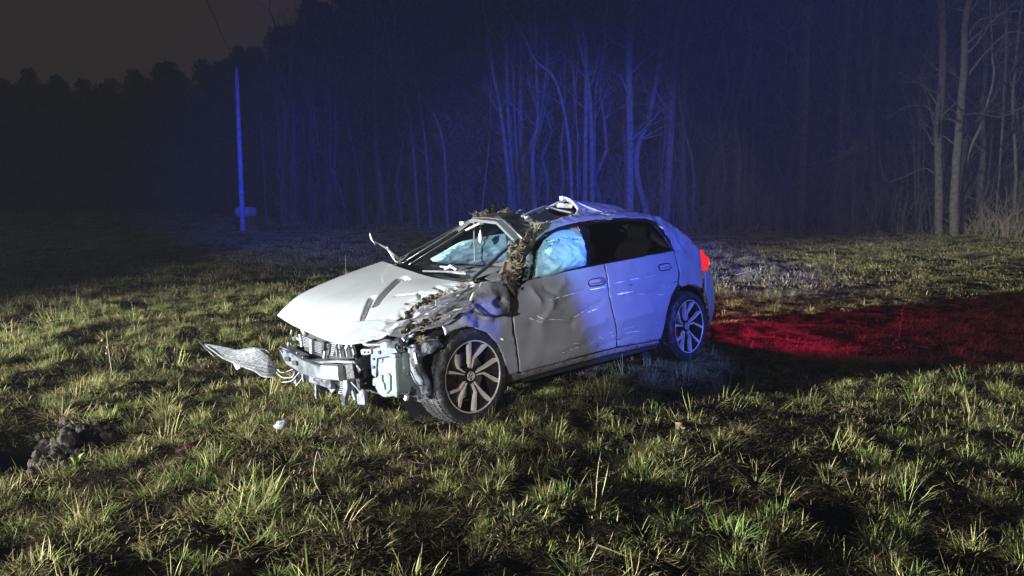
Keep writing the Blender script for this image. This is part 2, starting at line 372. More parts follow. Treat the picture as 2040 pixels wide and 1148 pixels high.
# order by name: a 0-4, b 5-7, c 8-11, d 12-13, e 14-16, f 17-19
def scatter(d0, d1, per_m2):
    w = .95 if d0 < 10 else 1.25
    n = int(per_m2 * w * (d1 ** 2 - d0 ** 2)); d = np.sqrt(rng.uniform(d0 ** 2, d1 ** 2, n)); t = rng.uniform(-w, w, n)
    return np.stack([t * d, d], 1)
PX, PI_, PS = [], [], []
def put(pts, lo, hi, s0, s1, clump=None, thr=0.0):
    if clump:
        c = pn(pts[:, 0] * clump + 31, pts[:, 1] * clump + 7) + .5 * pn(pts[:, 0] * clump * 2.3, pts[:, 1] * clump * 2.3 + 4); keep = c > thr; pts = pts[keep]
    n = len(pts); PX.append(pts); PI_.append(rng.integers(lo, hi + 1, n)); PS.append(rng.uniform(s0, s1, n))
put(scatter(2.0, 13, 40), 8, 11, .6, 1.15)                    # matted thatch
put(scatter(2.0, 13, 34), 14, 16, .6, 1.2, 1.1, .10)         # short growth in patches
put(scatter(2.0, 12, 20), 0, 7, .45, .9, 1.9, -.05)          # small single tufts
put(scatter(2.0, 12, 7), 12, 13, .6, 1.15, 1.2, -.1)
cc = np.stack(np.meshgrid(np.arange(-10, 10, .235), np.arange(2, 12.5, .235)), -1).reshape(-1, 2); cc = cc + rng.uniform(-.105, .105, cc.shape)
cc = cc[(np.abs(cc[:, 0]) < .92 * cc[:, 1] + .8) & (rng.random(len(cc)) < .80) & (pn(cc[:, 0] * .9 + 3, cc[:, 1] * .9) > -.20)]
for rep in range(4):                                         # distinct tussocks: several tufts grown together
    k_ = cc[rng.random(len(cc)) < (1, .85, .6, .4)[rep]]; lean_dry = pn(k_[:, 0] * .8, k_[:, 1] * .8 + 17) + .25 * rng.normal(size=len(k_))
    q_ = k_ + rng.normal(0, .034, k_.shape); put(q_[lean_dry < .12], 0, 4, .55, 1.05); put(q_[lean_dry >= .12], 5, 7, .5, .95)
wx = np.array([c2w((x, y, 0))[:2] for x, y in [(random.uniform(-.45, .5), random.uniform(.92, 1.12)) for _ in range(26)] + [(random.uniform(.32, .75), random.uniform(-.7, .9)) for _ in range(22)] + [(random.uniform(-2.9, -2.2), random.uniform(.9, 1.1)) for _ in range(14)]])
put(wx, 0, 6, .5, .9)
put(scatter(2.0, 9, 2.2), 5, 7, 1.0, 1.4)
put(scatter(2.0, 9, 1.2), 0, 4, 1.0, 1.35)
put(scatter(11, 26, 12), 0, 11, .8, 1.4, .8, -.15)
put(scatter(12, 40, 5), 17, 19, .7, 1.1)
put(scatter(40, 110, .9), 17, 19, 1.2, 2.2)
pts = np.concatenate(PX); idx = np.concatenate(PI_); scl = np.concatenate(PS)
loc = np.stack([(pts[:, 0] - CT[0]), (pts[:, 1] - CT[1])], 1) @ np.array([[CR[0][0], CR[0][1]], [CR[1][0], CR[1][1]]])
under = (loc[:, 0] > -2.9) & (loc[:, 0] < .15) & (np.abs(loc[:, 1]) < .66)
pit = (np.hypot((pts[:, 0] - PIT[0]) / .42, (pts[:, 1] - PIT[1]) / .36) < 1) | (np.hypot((pts[:, 0] - MOUND[0]) / .25, (pts[:, 1] - MOUND[1]) / .28) < 1)
track = (loc[:, 0] < -3.0) & (np.abs(loc[:, 1] + .05 * (loc[:, 0] + 3)) < 1.0)    # flattened path the wreck ploughed
keep = ~pit & ~(under & (rng.random(len(pts)) < .6)) & ~(track & (idx < 8) & (rng.random(len(pts)) < .5))
pts, idx, scl, under, track = pts[keep], idx[keep], scl[keep], under[keep], track[keep]
zs = np.where(under | track, .55, 1.0) * scl * rng.uniform(.8, 1.15, len(pts))
gme = bpy.data.meshes.new('grass'); gme.from_pydata(np.column_stack([pts, ground_z(pts[:, 0], pts[:, 1]) - .006]).tolist(), [], [])
def pattr(me, name, typ, key, data): a = me.attributes.new(name, typ, 'POINT'); a.data.foreach_set(key, np.asarray(data).ravel())
pattr(gme, 'pick', 'INT', 'value', idx.astype(np.int32))
pattr(gme, 'turn', 'FLOAT_VECTOR', 'vector', np.column_stack([rng.normal(0, .1, len(pts)), rng.normal(0, .1, len(pts)), rng.uniform(0, 2 * PI, len(pts))]).astype(np.float32))
pattr(gme, 'size', 'FLOAT_VECTOR', 'vector', np.column_stack([scl, scl, zs]).astype(np.float32))
grass = link(bpy.data.objects.new('grass', gme)); tag(grass, 'rough tussocky meadow grass, green and straw coloured, growing over the whole field', 'grass', kind='stuff')
def instancer(o, coll):
    g = bpy.data.node_groups.new('scatter', 'GeometryNodeTree'); g.interface.new_socket('Geometry', in_out='INPUT', socket_type='NodeSocketGeometry'); g.interface.new_socket('Geometry', in_out='OUTPUT', socket_type='NodeSocketGeometry')
    n = g.nodes; gi = n.new('NodeGroupInput'); go = n.new('NodeGroupOutput'); ip = n.new('GeometryNodeInstanceOnPoints'); ci = n.new('GeometryNodeCollectionInfo')
    ci.inputs['Collection'].default_value = coll; ci.inputs['Separate Children'].default_value = True; ci.inputs['Reset Children'].default_value = True
    def na_(nm, t): q = n.new('GeometryNodeInputNamedAttribute'); q.data_type = t; q.inputs[0].default_value = nm; return [s for s in q.outputs if s.enabled and s.name == 'Attribute'][0]
    k = g.links.new
    k(gi.outputs[0], ip.inputs['Points']); k(ci.outputs[0], ip.inputs['Instance']); ip.inputs['Pick Instance'].default_value = True
    k(na_('pick', 'INT'), ip.inputs['Instance Index']); k(na_('turn', 'FLOAT_VECTOR'), ip.inputs['Rotation']); k(na_('size', 'FLOAT_VECTOR'), ip.inputs['Scale']); k(ip.outputs[0], go.inputs[0])
    o.modifiers.new('scatter', 'NODES').node_group = g
instancer(grass, protos)
# ================================================================== WOOD, POLE AND FAR FIELD
def tubes_mesh(name, chains, m, parent, n=5):                # many tapered limbs as one mesh
    b = MB()
    for pts, r in chains: b.tube(pts, r, n if r[0] > .03 else 3, False)
    return mk(name, b.v, b.f, m, parent, True)
def limb(p, d, ln, r, depth, out, rnd, upb=.25):
    pts = [Vector(p)]; d = Vector(d).normalized(); seg = 5; rs = [r]
    for i in range(seg):
        d = (d + Vector((rnd.gauss(0, .16), rnd.gauss(0, .16), rnd.gauss(0, .10) + upb * .25))).normalized(); pts.append(pts[-1] + d * ln / seg); rs.append(max(.004, r * (1 - .8 * (i + 1) / seg)))
    out.append((pts, rs))
    if depth > 0:
        for _ in range(rnd.randint(3, 5)):
            t = rnd.uniform(.25, 1); k = min(seg - 1, int(t * seg)); q = pts[k].lerp(pts[k + 1], t * seg - k if t < 1 else 1)
            nd = (d + Vector((rnd.gauss(0, .7), rnd.gauss(0, .7), rnd.gauss(.1, .4)))).normalized(); limb(q, nd, ln * rnd.uniform(.4, .65), rs[k] * .6, depth - 1, out, rnd, upb)
def tree(name, label, Y, pix, w, forks=(), boughs=9, group='bare trees at the edge of the wood', top=18, seed=1, extra=()):
    rnd = random.Random(seed); px, py = pix[0]; base = W_(px, py, Y); base.z = gz(base.x, base.y) - .1
    root = link(bpy.data.objects.new(name, None)); root.location = base; tag(root, label, 'tree', group)
    s = Y / CAM_F
    def path(pp, ww, ext):
        P = [W_(a, b, Y) - base for a, b in pp]; n = len(P); k = 5
        if pp is pix: P[0] = Vector((0, 0, 0))
        Q = [cr1(P, i / (k * (n - 1))) for i in range(k * (n - 1) + 1)]
        Q = [q + Vector((0, rnd.gauss(0, .02), 0)) for q in Q]; r = [ww[0] + (ww[1] - ww[0]) * i / (len(Q) - 1) for i in range(len(Q))]
        r[0] *= 1.35; r[1] *= 1.1
        if ext:
            d = (Q[-1] - Q[-4]).normalized(); h0 = Q[-1].z
            while Q[-1].z < ext and len(Q) < 60:
                d = (d + Vector((rnd.gauss(0, .05), rnd.gauss(0, .05), .08))).normalized(); Q.append(Q[-1] + d * .9); r.append(max(.015, ww[1] * (1 - .9 * (Q[-1].z - h0) / max(.1, ext - h0))))
        return Q, r
    tq, tr = path(pix, (w[0] * s / 2, w[1] * s / 2), top)
    tubes_mesh('trunk', [(tq, tr)], 'bark', root, 9)
    ch = []
    for f_, fw in forks: ch.append(path(f_, (fw * s / 2, fw * s / 3.2), top * .85))
    for (f_, fw) in extra: ch.append(path(f_, (fw * s / 2, fw * s / 5), 0))
    for _ in range(int(boughs * 1.8)):
        t = rnd.uniform(.30, .98); k = int(t * (len(tq) - 1)); a = rnd.random() * 2 * PI
        limb(tq[k], (math.cos(a), math.sin(a), rnd.uniform(.3, 1.3)), rnd.uniform(1.2, 3.2) * (1.25 - .6 * t), max(.012, tr[k] * .35), 2, ch, rnd)
    tubes_mesh('crown', ch, 'twig' if w[0] < 7 else 'bark', root, 5)
    return root
T = [
 ('pale trunk behind the bonnet, first of three rising close together', 38, [(1019, 446), (1019, 418), (1011, 334), (1000, 242), (990, 180)], (13, 7), (), 6),
 ('straight trunk in the middle of three rising close together behind the windscreen', 39, [(1026, 446), (1025, 414), (1013, 250), (1009, 109)], (9, 6), (), 6),
 ('faint trunk right of three rising close together behind the windscreen', 41, [(1034, 444), (1033, 376), (1025, 234), (1023, 125)], (10, 5), (), 6),
 ('forked trunk just left of the raised sunroof frame', 37, [(1063, 448), (1065, 410), (1061, 313), (1071, 234), (1067, 104)], (12, 6), (([(1066, 280), (1080, 217), (1090, 117)], 6),), 7),
 ('slender tree with a long bow to the left above the car roof', 35, [(1141, 452), (1139, 393), (1134, 293), (1121, 209), (1100, 150), (1067, 121), (1038, 63), (1013, 25)], (9, 4), (), 5),
 ('thin bare stem beside the bowed slender tree', 37, [(1152, 448), (1151, 397), (1150, 340), (1151, 272)], (6, 3), (), 3),
 ('left of two blue lit trunks standing close behind the peaked roof', 36, [(1165, 450), (1165, 401), (1167, 250), (1167, 104), (1153, 42)], (11, 7), (), 7),
 ('right of two blue lit trunks standing close behind the peaked roof', 36, [(1181, 450), (1180, 401), (1178, 250), (1172, 167), (1157, 100)], (11, 6), (), 6),
 ('leaning slender tree whose top bends right above the peaked roof', 38, [(1184, 446), (1184, 326), (1186, 188), (1201, 117), (1209, 0)], (7, 5), (), 6),
 ('tall straight thick trunk above the rear window', 34.5, [(1254, 455), (1255, 418), (1255, 250), (1253, 125), (1257, 0)], (18, 12), (), 8),
 ('strongly curved trunk bending like a bow right of the straight thick trunk', 35, [(1291, 455), (1287, 420), (1270, 355), (1270, 293), (1293, 234), (1314, 125), (1330, 54), (1339, 0)], (14, 8), (), 7),
 ('broad trunk leaning right beside the curved tree, its top forked', 36.5, [(1326, 455), (1328, 410), (1335, 293), (1341, 167), (1345, 84), (1358, 25), (1364, 0)], (17, 11), (([(1341, 130), (1334, 70), (1338, 20)], 5), ([(1350, 60), (1368, 30), (1378, 0)], 5)), 8),
 ('thin wavy stem above the tail lamp', 38, [(1382, 452), (1381, 422), (1381, 334), (1364, 259), (1353, 188), (1350, 100)], (8, 4), (), 5),
 ('faint trunk leaning strongly right behind the rear of the car', 43, [(1400, 446), (1404, 443), (1418, 355), (1439, 272), (1460, 180)], (14, 8), (), 6),
 ('lone thick trunk with stub twigs on its left, between the car and the right pair', 34, [(1590, 463), (1592, 453), (1597, 348), (1603, 218), (1606, 109), (1612, 0)], (19, 11), (), 7),
 ('thin crooked sapling right of the lone thick trunk', 35.5, [(1698, 461), (1699, 440), (1701, 305), (1690, 253), (1680, 215)], (5, 3), (), 3),
 ('dim forked trunk midway between the lone thick trunk and the right pair', 39, [(1740, 455), (1740, 348), (1736, 239), (1743, 131), (1745, 65)], (11, 7), (([(1738, 300), (1722, 180), (1705, 110)], 6),), 7),
 ('dim slender trunk right of the forked dim one', 41, [(1766, 450), (1767, 435), (1771, 218), (1780, 109)], (8, 6), (), 6),
 ('short dim trunk with a bent top left of the right pair', 38, [(1826, 455), (1825, 414), (1819, 261), (1810, 218)], (8, 4), (), 4),
 ('hair thin stem close left of the right pair of trunks', 38, [(1829, 455), (1829, 400), (1834, 174), (1843, 118)], (5, 4), (), 4),
 ('left trunk of the thick pair near the right edge', 33.5, [(1871, 465), (1871, 461), (1871, 348), (1869, 261), (1878, 144), (1878, 44), (1873, 0)], (17, 13), (), 8),
 ('right trunk of the thick pair near the right edge, with a bough reaching right', 32.5, [(1899, 471), (1901, 468), (1902, 370), (1912, 239), (1921, 131), (1923, 44), (1932, 0)], (19, 11), (), 8),
 ('broken slanting stem right of the thick pair', 33, [(1915, 466), (1923, 331), (1958, 239), (1980, 152), (1976, 118)], (6, 4), (), 3),
 ('slim trunk near the right edge behind the dry brush', 37, [(1985, 455), (1990, 380), (1998, 250), (2004, 120)], (8, 6), (), 6),
 ('outermost slim trunk at the right edge', 36, [(2022, 455), (2024, 330), (2018, 200), (2030, 60)], (7, 5), (), 6),
 ('faint leaning stem in the dark far left of the bonnet group', 48, [(690, 436), (675, 370), (634, 283), (624, 210)], (5, 3), (), 3),
 ('faint slanting stem with a kink above the bonnet', 47, [(724, 437), (721, 390), (702, 288)], (4, 3), (), 3),
 ('faint wide trunk above the bonnet tip', 46, [(766, 437), (765, 429), (750, 293), (745, 210)], (9, 6), (), 5),
 ('faint birch stem leaning left, first of three above the windscreen corner', 45, [(836, 452), (834, 449), (819, 254), (795, 166)], (8, 4), (), 4),
 ('faint birch stem in the middle of three above the windscreen corner', 45, [(858, 450), (855, 400), (848, 290), (835, 200)], (7, 4), (), 4),
 ('faint birch stem bowing left, third of three above the windscreen corner', 44, [(892, 450), (890, 415), (885, 302), (870, 240), (848, 205)], (7, 4), (), 4),
 ('slim stem above the windscreen frame', 43, [(960, 446), (962, 400), (975, 280), (978, 180)], (4, 3), (), 3),
 ('thin dead stem right of the utility pole', 52, [(529, 432), (529, 420), (526, 340), (523, 283)], (4, 2.5), (), 2),
]
for i, (lb, Y, pix, w, fk, nb) in enumerate(T):
    ex = ()
    if 'reaching right' in lb: ex = (([(1924, 90), (1945, 45), (1990, 30), (2060, 14)], 5), ([(1925, 155), (1960, 110), (2010, 65), (2060, 72)], 5), ([(1915, 230), (1950, 226), (2000, 232), (2060, 200)], 3))
    if 'left trunk of the thick pair' in lb: ex = (([(1864, 232), (1840, 210), (1800, 215), (1768, 238)], 3.5), ([(1862, 347), (1840, 336), (1790, 357), (1763, 358), (1750, 300)], 3.5), ([(1876, 150), (1840, 155), (1790, 170)], 3))
    if 'lone thick' in lb: ex = (([(1600, 250), (1570, 220), (1542, 195)], 3), ([(1602, 235), (1585, 205), (1570, 182)], 3), ([(1596, 375), (1570, 370), (1532, 355)], 3), ([(1585, 372), (1575, 350), (1565, 325)], 2.5), ([(1606, 330), (1640, 318), (1662, 311)], 3))
    tree('bare_tree', lb, Y, pix, w, fk, nb, seed=100 + i, extra=ex, top=9 if w[0] < 5 else (13 if w[0] < 8 else 19))
# saplings and brushwood at the foot of the wood
rnd = random.Random(5); ch = []
for _ in range(900):
    px = rnd.uniform(560, 2150); Y = rnd.uniform(33.5, 40) if px > 1000 else rnd.uniform(42, 52)
    p = W_(px, 440, Y); p.z = gz(p.x, p.y) - .05; h = abs(rnd.gauss(0, 2.0)) + .6
    limb(p, (rnd.gauss(0, .22), rnd.gauss(0, .2), 1), h, rnd.uniform(.010, .026), 1 if h > 1.2 else 0, ch, rnd, .1)
o = tubes_mesh('undergrowth', ch, 'twig', None, 3); tag(o, 'tangle of thin saplings and brushwood along the foot of the wood', 'undergrowth', kind='stuff')
def shrub(px, Y, h, n, label, m='straw'):
    p = W_(px, 470, Y); p.z = gz(p.x, p.y) - .03; r = link(bpy.data.objects.new('dry_shrub', None)); r.location = p; tag(r, label, 'shrub', 'dry shrubs at the foot of the wood')
    ch = []
    for _ in range(n): limb((rnd.gauss(0, .35), rnd.gauss(0, .25), 0), (rnd.gauss(0, .45), rnd.gauss(0, .3), 1), h * rnd.uniform(.5, 1.1), .012, 1, ch, rnd, -.25)
    tubes_mesh('stems', ch, m, r, 3)
shrub(2010, 31.5, 1.7, 40, 'dry overhanging shrub at the right edge beside the wood')
shrub(1690, 34, .9, 22, 'low dry shrub at the foot of the crooked sapling', 'twig')
shrub(1950, 32.5, 1.2, 26, 'dry shrub between the thick pair of trunks and the right edge')
# dark mass of the wood behind
wcoll = bpy.data.collections.new('wood_shapes')
for k in range(4):
    V, F = [], []; h = 18
    b = MB().tube([(0, 0, -.3), (rnd.gauss(0, .3), 0, h * .5), (rnd.gauss(0, .6), 0, h * .92)], [.22, .15, .03], 6, False); V += b.v; F += b.f
    for i in range(2400):
        z = h * (rnd.random() ** .8); r = (2.6 * rnd.choice([.35, .6, 1, 1, 1.25]) * math.sin(PI * min(1, .12 + .86 * z / h)) ** .7 + .25) * math.sqrt(rnd.random()); a = rnd.random() * 2 * PI
        c = Vector((r * math.cos(a), r * math.sin(a), z)); s = rnd.uniform(.07, .30); d = Vector((rnd.gauss(0, 1), rnd.gauss(0, 1), rnd.gauss(.3, .9))).normalized(); e = d.orthogonal().normalized(); n0 = len(V)
        V += [c - d * s * 1.6, c + e * s * .5, c + d * s * 1.6, c - e * s * .35]; F.append((n0, n0 + 1, n0 + 2, n0 + 3))
    me = bpy.data.meshes.new('wood_%d' % k); me.from_pydata([tuple(v) for v in V], [], F); me.materials.append(M['woodmass']); wcoll.objects.link(bpy.data.objects.new('wood_%d' % k, me))
for k in range(4, 8):                                        # bare trees standing deeper in the wood
    ch = []; P = [Vector((rnd.gauss(0, .25) * z / 6, rnd.gauss(0, .2), z)) for z in range(0, 19, 2)]; ch.append((P, [.17 * (1 - z / 19.5) + .012 for z in range(0, 19, 2)]))
    for _ in range(16): z = rnd.uniform(3, 17); a = rnd.random() * 6.28; limb(P[int(z / 2)], (math.cos(a), math.sin(a), rnd.uniform(.3, 1.4)), rnd.uniform(1.2, 3.5), .035, 2, ch, rnd)
    b = MB()
    for pp, rr_ in ch: b.tube(pp, rr_, 6 if rr_[0] > .05 else 3, False)
    me = bpy.data.meshes.new('wood_%d' % k); me.from_pydata([tuple(v) for v in b.v], [], b.f); me.materials.append(M['bark']); wcoll.objects.link(bpy.data.objects.new('wood_%d' % k, me))
wp, wi, ws = [], [], []
for _ in range(190):
    px = rnd.uniform(560, 2250); Y = rnd.uniform(38.5, 58) if px > 980 else rnd.uniform(49, 64)
    p = W_(px, 430, Y); wp.append((p.x, p.y, gz(p.x, p.y) - .2)); wi.append(rnd.randrange(4, 8)); k = rnd.uniform(.6, 1.1); ws.append((k * rnd.uniform(.5, 1.1), k, k))
for _ in range(1250):
    px = rnd.uniform(-1100, 3500); Y0 = float(np.interp(px, [-500, 0, 400, 560, 640, 760, 1000, 2700], [112, 108, 96, 80, 66, 54, 44, 42])); Y = Y0 + abs(rnd.gauss(0, 9)) + 2
    p = W_(px, 430, Y); wp.append((p.x, p.y, gz(p.x, p.y) - .2)); wi.append(rnd.randrange(4)); k = rnd.uniform(.72, 1.12); ws.append((k * rnd.uniform(.8, 1.2), k, k))
wme = bpy.data.meshes.new('dark_wood'); wme.from_pydata(wp, [], [])
pattr(wme, 'pick', 'INT', 'value', np.array(wi, np.int32)); pattr(wme, 'turn', 'FLOAT_VECTOR', 'vector', np.array([(0, 0, rnd.random() * 6) for _ in wp], np.float32)); pattr(wme, 'size', 'FLOAT_VECTOR', 'vector', np.array(ws, np.float32))
wood = link(bpy.data.objects.new('dark_wood', wme)); tag(wood, 'black mass of the far wood against the dim sky', 'wood', kind='stuff'); instancer(wood, wcoll)
# utility pole, its wire, the tank far out
pb = W_(484, 461, 39); pb.z = gz(pb.x, pb.y) - .1; ptop = W_(471, 136, 39)
pole = link(bpy.data.objects.new('utility_pole', None)); pole.location = pb; tag(pole, 'tall slightly leaning utility pole lit blue in the left field', 'pole')
MB().tube([(0, 0, 0), (ptop - pb) * .5, ptop - pb], [.135, .115, .085], 14).build('shaft', 'wood_pole', pole, True)
q = ptop - pb; MB().tube([q, q + Vector((0, 0, .12))], [.10, .05], 10).build('cap', 'grey', pole, True)
MB().tube([q + Vector((.05, -.1, -.25)), q + Vector((.12, -.12, -.2)), q + Vector((.13, -.12, -.05))], [.015, .015, .04], 8).build('insulator', 'grey', pole, True)
wa = ptop + Vector((.1, -.1, 0)); wb = W_(412, 0, 25.5); d = wb - wa; far = wa + d * 2.6
line = [wa + (far - wa) * t - Vector((0, 0, 1.1 * (t - .385) * (1 - t) * 0 + .6 * math.sin(PI * t) * (t - .385) * -1)) for t in [k / 30 for k in range(31)]]
o = MB().tube(line, .014, 5).build('power_line', 'dark', None, True); tag(o, 'single dark overhead wire running up from the utility pole', 'wire')
tp = W_(490, 430, 78); tp.z = gz(tp.x, tp.y)
tk = link(bpy.data.objects.new('white_tank', None)); tk.location = tp; tag(tk, 'pale rounded tank lying far out in the field behind the utility pole', 'tank')
MB().tube([(-1.08, 0, .56), (-.95, 0, .56), (-.72, 0, .56), (.70, 0, .56), (.95, 0, .56), (1.1, 0, .56)], [.25, .42, .52, .54, .44, .28], 12).build('tank_body', 'tank_white', tk, False)
MB().box((-.6, -.3, -.05), (-.45, .3, .12)).build('tank_foot', 'grey', tk)
MB().box((.45, -.3, -.05), (.6, .3, .12)).build('tank_foot', 'grey', tk)
# thin mist over the whole place
hz = bpy.data.materials.new('haze'); hz.use_nodes = True; nt = hz.node_tree; nt.nodes.clear(); ho = nt.nodes.new('ShaderNodeOutputMaterial'); hv = nt.nodes.new('ShaderNodeVolumePrincipled')
hv.inputs['Color'].default_value = (.68, .76, .95, 1); hv.inputs['Density'].default_value = .0009; hv.inputs['Anisotropy'].default_value = .0; nt.links.new(hv.outputs[0], ho.inputs['Volume'])
hb = MB().box((-200, -200, -1.3), (200, 200, 27)).build('haze', hz); tag(hb, 'thin night mist lying over field and wood', 'mist', kind='stuff')
# ================================================================== THE WRECK
car = link(bpy.data.objects.new('wrecked_car', None)); car.location = CT; car.rotation_euler = CE; car.empty_display_size = .3
tag(car, 'white hatchback with torn off front, crushed roof and muddy left side standing in the grass', 'car')

# --- doors, wings: dents follow the creases of the crash
CREASES = [[(1080, 640), (1100, 612), .018, .05], [(1060, 645), (1140, 650), -.012, .03], [(1072, 632), (1165, 578), -.010, .02], [(1125, 560), (1098, 600), .014, .03],
           [(1140, 640), (1200, 600), -.012, .022], [(1165, 655), (1205, 640), .010, .03], [(1230, 570), (1345, 545), -.008, .018], [(1245, 590), (1325, 580), -.010, .016],
           [(1130, 700), (1180, 680), -.008, .02], [(1195, 690), (1262, 668), -.010, .02], [(1240, 640), (1300, 620), .012, .06], [(1060, 580), (1075, 600), .02, .03],
           [(1085, 575), (1110, 590), -.015, .02], [(1290, 600), (1310, 640), .008, .05], [(1100, 700), (1150, 690), .010, .06]]
CR3 = [((S(*a).x, S(*a).z), (S(*b).x, S(*b).z), d, w) for a, b, d, w in CREASES]
def door_disp(x, y, z):
    s = .006 * fnoise((x, 0, z), 3.2, 1) + .003 * fnoise((x, 0, z), 8, 2)
    for a, b, d, w in CR3:
        q = seg_d(x, z, a, b); s += d * math.exp(-1.25 * q / w) if q < 4 * w else 0
    return s - .004 * math.exp(-((z - .80) / .02) ** 2) + .004 * math.exp(-((z - .835) / .03) ** 2)
def wing_disp(x, y, z):
    k = min(1, max(0, (x + .42) / .5)) * min(1, max(0, (z - .55) / .25))
    return door_disp(x, y, z) + k * (.10 * abs(fnoise((x, 0, z), 5, 3)) + .07 * abs(fnoise((x, 0, z), 11, 4)) + .03 * abs(fnoise((x, 0, z), 24, 5)) - .075 * k)
def low_dirt(p): return .62 * math.exp(-((p.z - .20) / .10) ** 2) + 0.12 * math.exp(-(math.hypot(p.x + .42, p.z - .80) / .16) ** 2)
def wing_dirt(p): return .45 * max(0, min(1, (p.z - .62) / .15)) * (fnoise(p, 9, 6) + .5) + low_dirt(p) * .6

wing = side_panel('front_fender', [(884, 652), (868, 640), (880, 622), (900, 600), (925, 586), (952, 566), (975, 560), (1011, 575), (1014, 605), (1022, 660), (1033, 744), (1010, 749), (1008, 735), (1003, 710), (992, 685), (972, 664), (948, 653), (925, 650), (903, 656), (888, 668)], 'paint', car, .02, 0, wing_disp, wing_dirt)
fdoor = side_panel('front_door', [(1018, 605), (1020, 582), (1052, 559), (1115, 544), (1180, 530), (1203, 526.5), (1206, 545), (1212, 590), (1222, 635), (1229, 672), (1228, 692), (1140, 714), (1041, 742), (1036, 741), (1027, 668)], 'paint', car, .014, 0, door_disp, low_dirt)
rdoor = side_panel('rear_door', [(1206, 526), (1270, 513), (1341, 500), (1346, 520), (1352, 545), (1350, 566), (1338, 590), (1329, 620), (1322, 655), (1316, 676), (1308, 678), (1231.5, 691), (1232, 672), (1225, 635), (1215, 590), (1209, 545)], 'paint', car, .014, 0, door_disp, low_dirt)
quarter = side_panel('quarter_panel', [(1343.5, 499.5), (1332, 470), (1316, 447), (1287, 433), (1312, 430), (1345, 453), (1378, 481), (1394, 499), (1397, 520), (1399, 542), (1401, 574), (1388, 569), (1372, 567), (1358, 571), (1353, 566), (1355, 545), (1349, 520)], 'paint', car, .02, 0,
                     lambda x, y, z: .010 * fnoise((x, 0, z), 6, 8) + (.022 * fnoise((x, 0, z), 16, 9) if z > .98 else 0), lambda p: .55 * max(0, min(1, (p.z - .98) / .1)) * (.45 + fnoise(p, 12, 3)))
side_panel('sill', [(1007, 748), (1036, 744), (1140, 717), (1228, 694.5), (1312, 679), (1315, 685), (1230, 703), (1140, 727), (1040, 755), (1008, 764)], 'paint', car, .03, -.012, None, lambda p: .5)
rb = side_panel('rear_bumper', [(1404, 543), (1414, 540), (1420, 560), (1424, 600), (1421, 640), (1415, 656), (1413, 630), (1410, 598), (1405, 580)], 'paint', car, .02, .004, lambda x, y, z: .01 * fnoise((x, 0, z), 8, 5), lambda p: .25)
MB().tube([S(1419, 630, -.02), S(1424, 645, -.03), S(1417, 657, -.05), S(1412, 655, -.06)], [.02, .05, .04, .01], 7).build('torn_bumper_end', 'black', car, True)
# rear of the car, seen from the side only
rr = [[(-3.02, .62, .30), (-3.14, .3, .28), (-3.16, 0, .28), (-3.14, -.3, .28), (-3.0, -.66, .30)],
      [(-3.06, .66, .55), (-3.22, .3, .55), (-3.26, 0, .55), (-3.22, -.3, .55), (-3.04, -.70, .55)],
      [(-3.03, .64, .80), (-3.17, .3, .82), (-3.2, 0, .82), (-3.17, -.3, .82), (-3.0, -.68, .80)]]
v, f, _ = patch(rr, 14, 24); mk('rear_bumper_cover', v, face_up(v, f, (-1, 0, 0)), 'paint', car, thick=.01)
hg = [[(-3.02, .60, .81), (-3.16, .3, .83), (-3.19, 0, .83), (-3.16, -.3, .83), (-2.99, -.64, .81)],
      [(-3.00, .58, .98), (-3.08, .3, 1.0), (-3.1, 0, 1.0), (-3.08, -.3, 1.0), (-2.97, -.62, .98)],
      [(-2.52, .50, 1.27), (-2.56, .3, 1.31), (-2.58, 0, 1.32), (-2.56, -.3, 1.32), (-2.5, -.55, 1.28)]]
v, f, _ = patch(hg, 20, 20); mk('tailgate', v, face_up(v, f, (-1, 0, .4)), 'paint', car, thick=.01)
# tail lamps: lit, throwing red on the grass behind
def tail_lamp(side):
    if side > 0:
        o = [(1394, 500), (1400, 497), (1404, 507), (1412, 512), (1413, 521), (1411, 536), (1405, 540), (1400, 536), (1398, 520)]
        P = [Y_(px, py, .58 + .004 * (1400 - px)) for px, py in o]
    else: P = [Vector((p.x, -p.y, p.z)) for p in lampP]
    m = MB().prism(P, (.03, -.10 * side, 0)); l = m.build('tail_lamp', 'lens', car, bevel=.006)
    c = sum(P, Vector()) / len(P)
    d = bpy.data.lights.new('tail_light', 'SPOT'); q = bpy.data.objects.new('tail_light', d); COL.objects.link(q); q.parent = car
    d.energy = 240 if side > 0 else 150; d.color = (1, .008, .24); d.spot_size = math.radians(112); d.spot_blend = .9; d.shadow_soft_size = .04
    q.location = (c.x - .10, c.y + .03 * side, c.z); q.rotation_euler = Vector((-1, .12 * side, -.25)).to_track_quat('-Z', 'Y').to_euler()
    return P
lampP = tail_lamp(1); tail_lamp(-1)

# --- door handles: recess ring and grip
for nm, (px, py), par in (('front', (1188, 562), fdoor), ('rear', (1324, 532), rdoor)):
    c = S(px, py); m = MB(); ring = []
    for k in range(25):
        a = 2 * PI * k / 24; x = c.x - .098 * math.copysign(abs(math.cos(a)) ** .6, math.cos(a)) * (1 if nm == 'front' else .95); z = c.z + .026 * math.copysign(abs(math.sin(a)) ** .7, math.sin(a)) + .004 * math.cos(a)
        ring.append(Vector((x, B(x, z) + .004, z)))
    m.tube(ring, .0045, 6, False); h = m.build('handle', 'dark', par, True)
    g = MB(); g.bar([Vector((c.x + .085, B(c.x, c.z) + .006, c.z + .006)), Vector((c.x, B(c.x, c.z) + .034, c.z + .010)), Vector((c.x - .085, B(c.x, c.z) + .006, c.z + .008))], .012, .022, (0, 0, 1)); g.build('handle_grip', 'paint', par, bevel=.004)
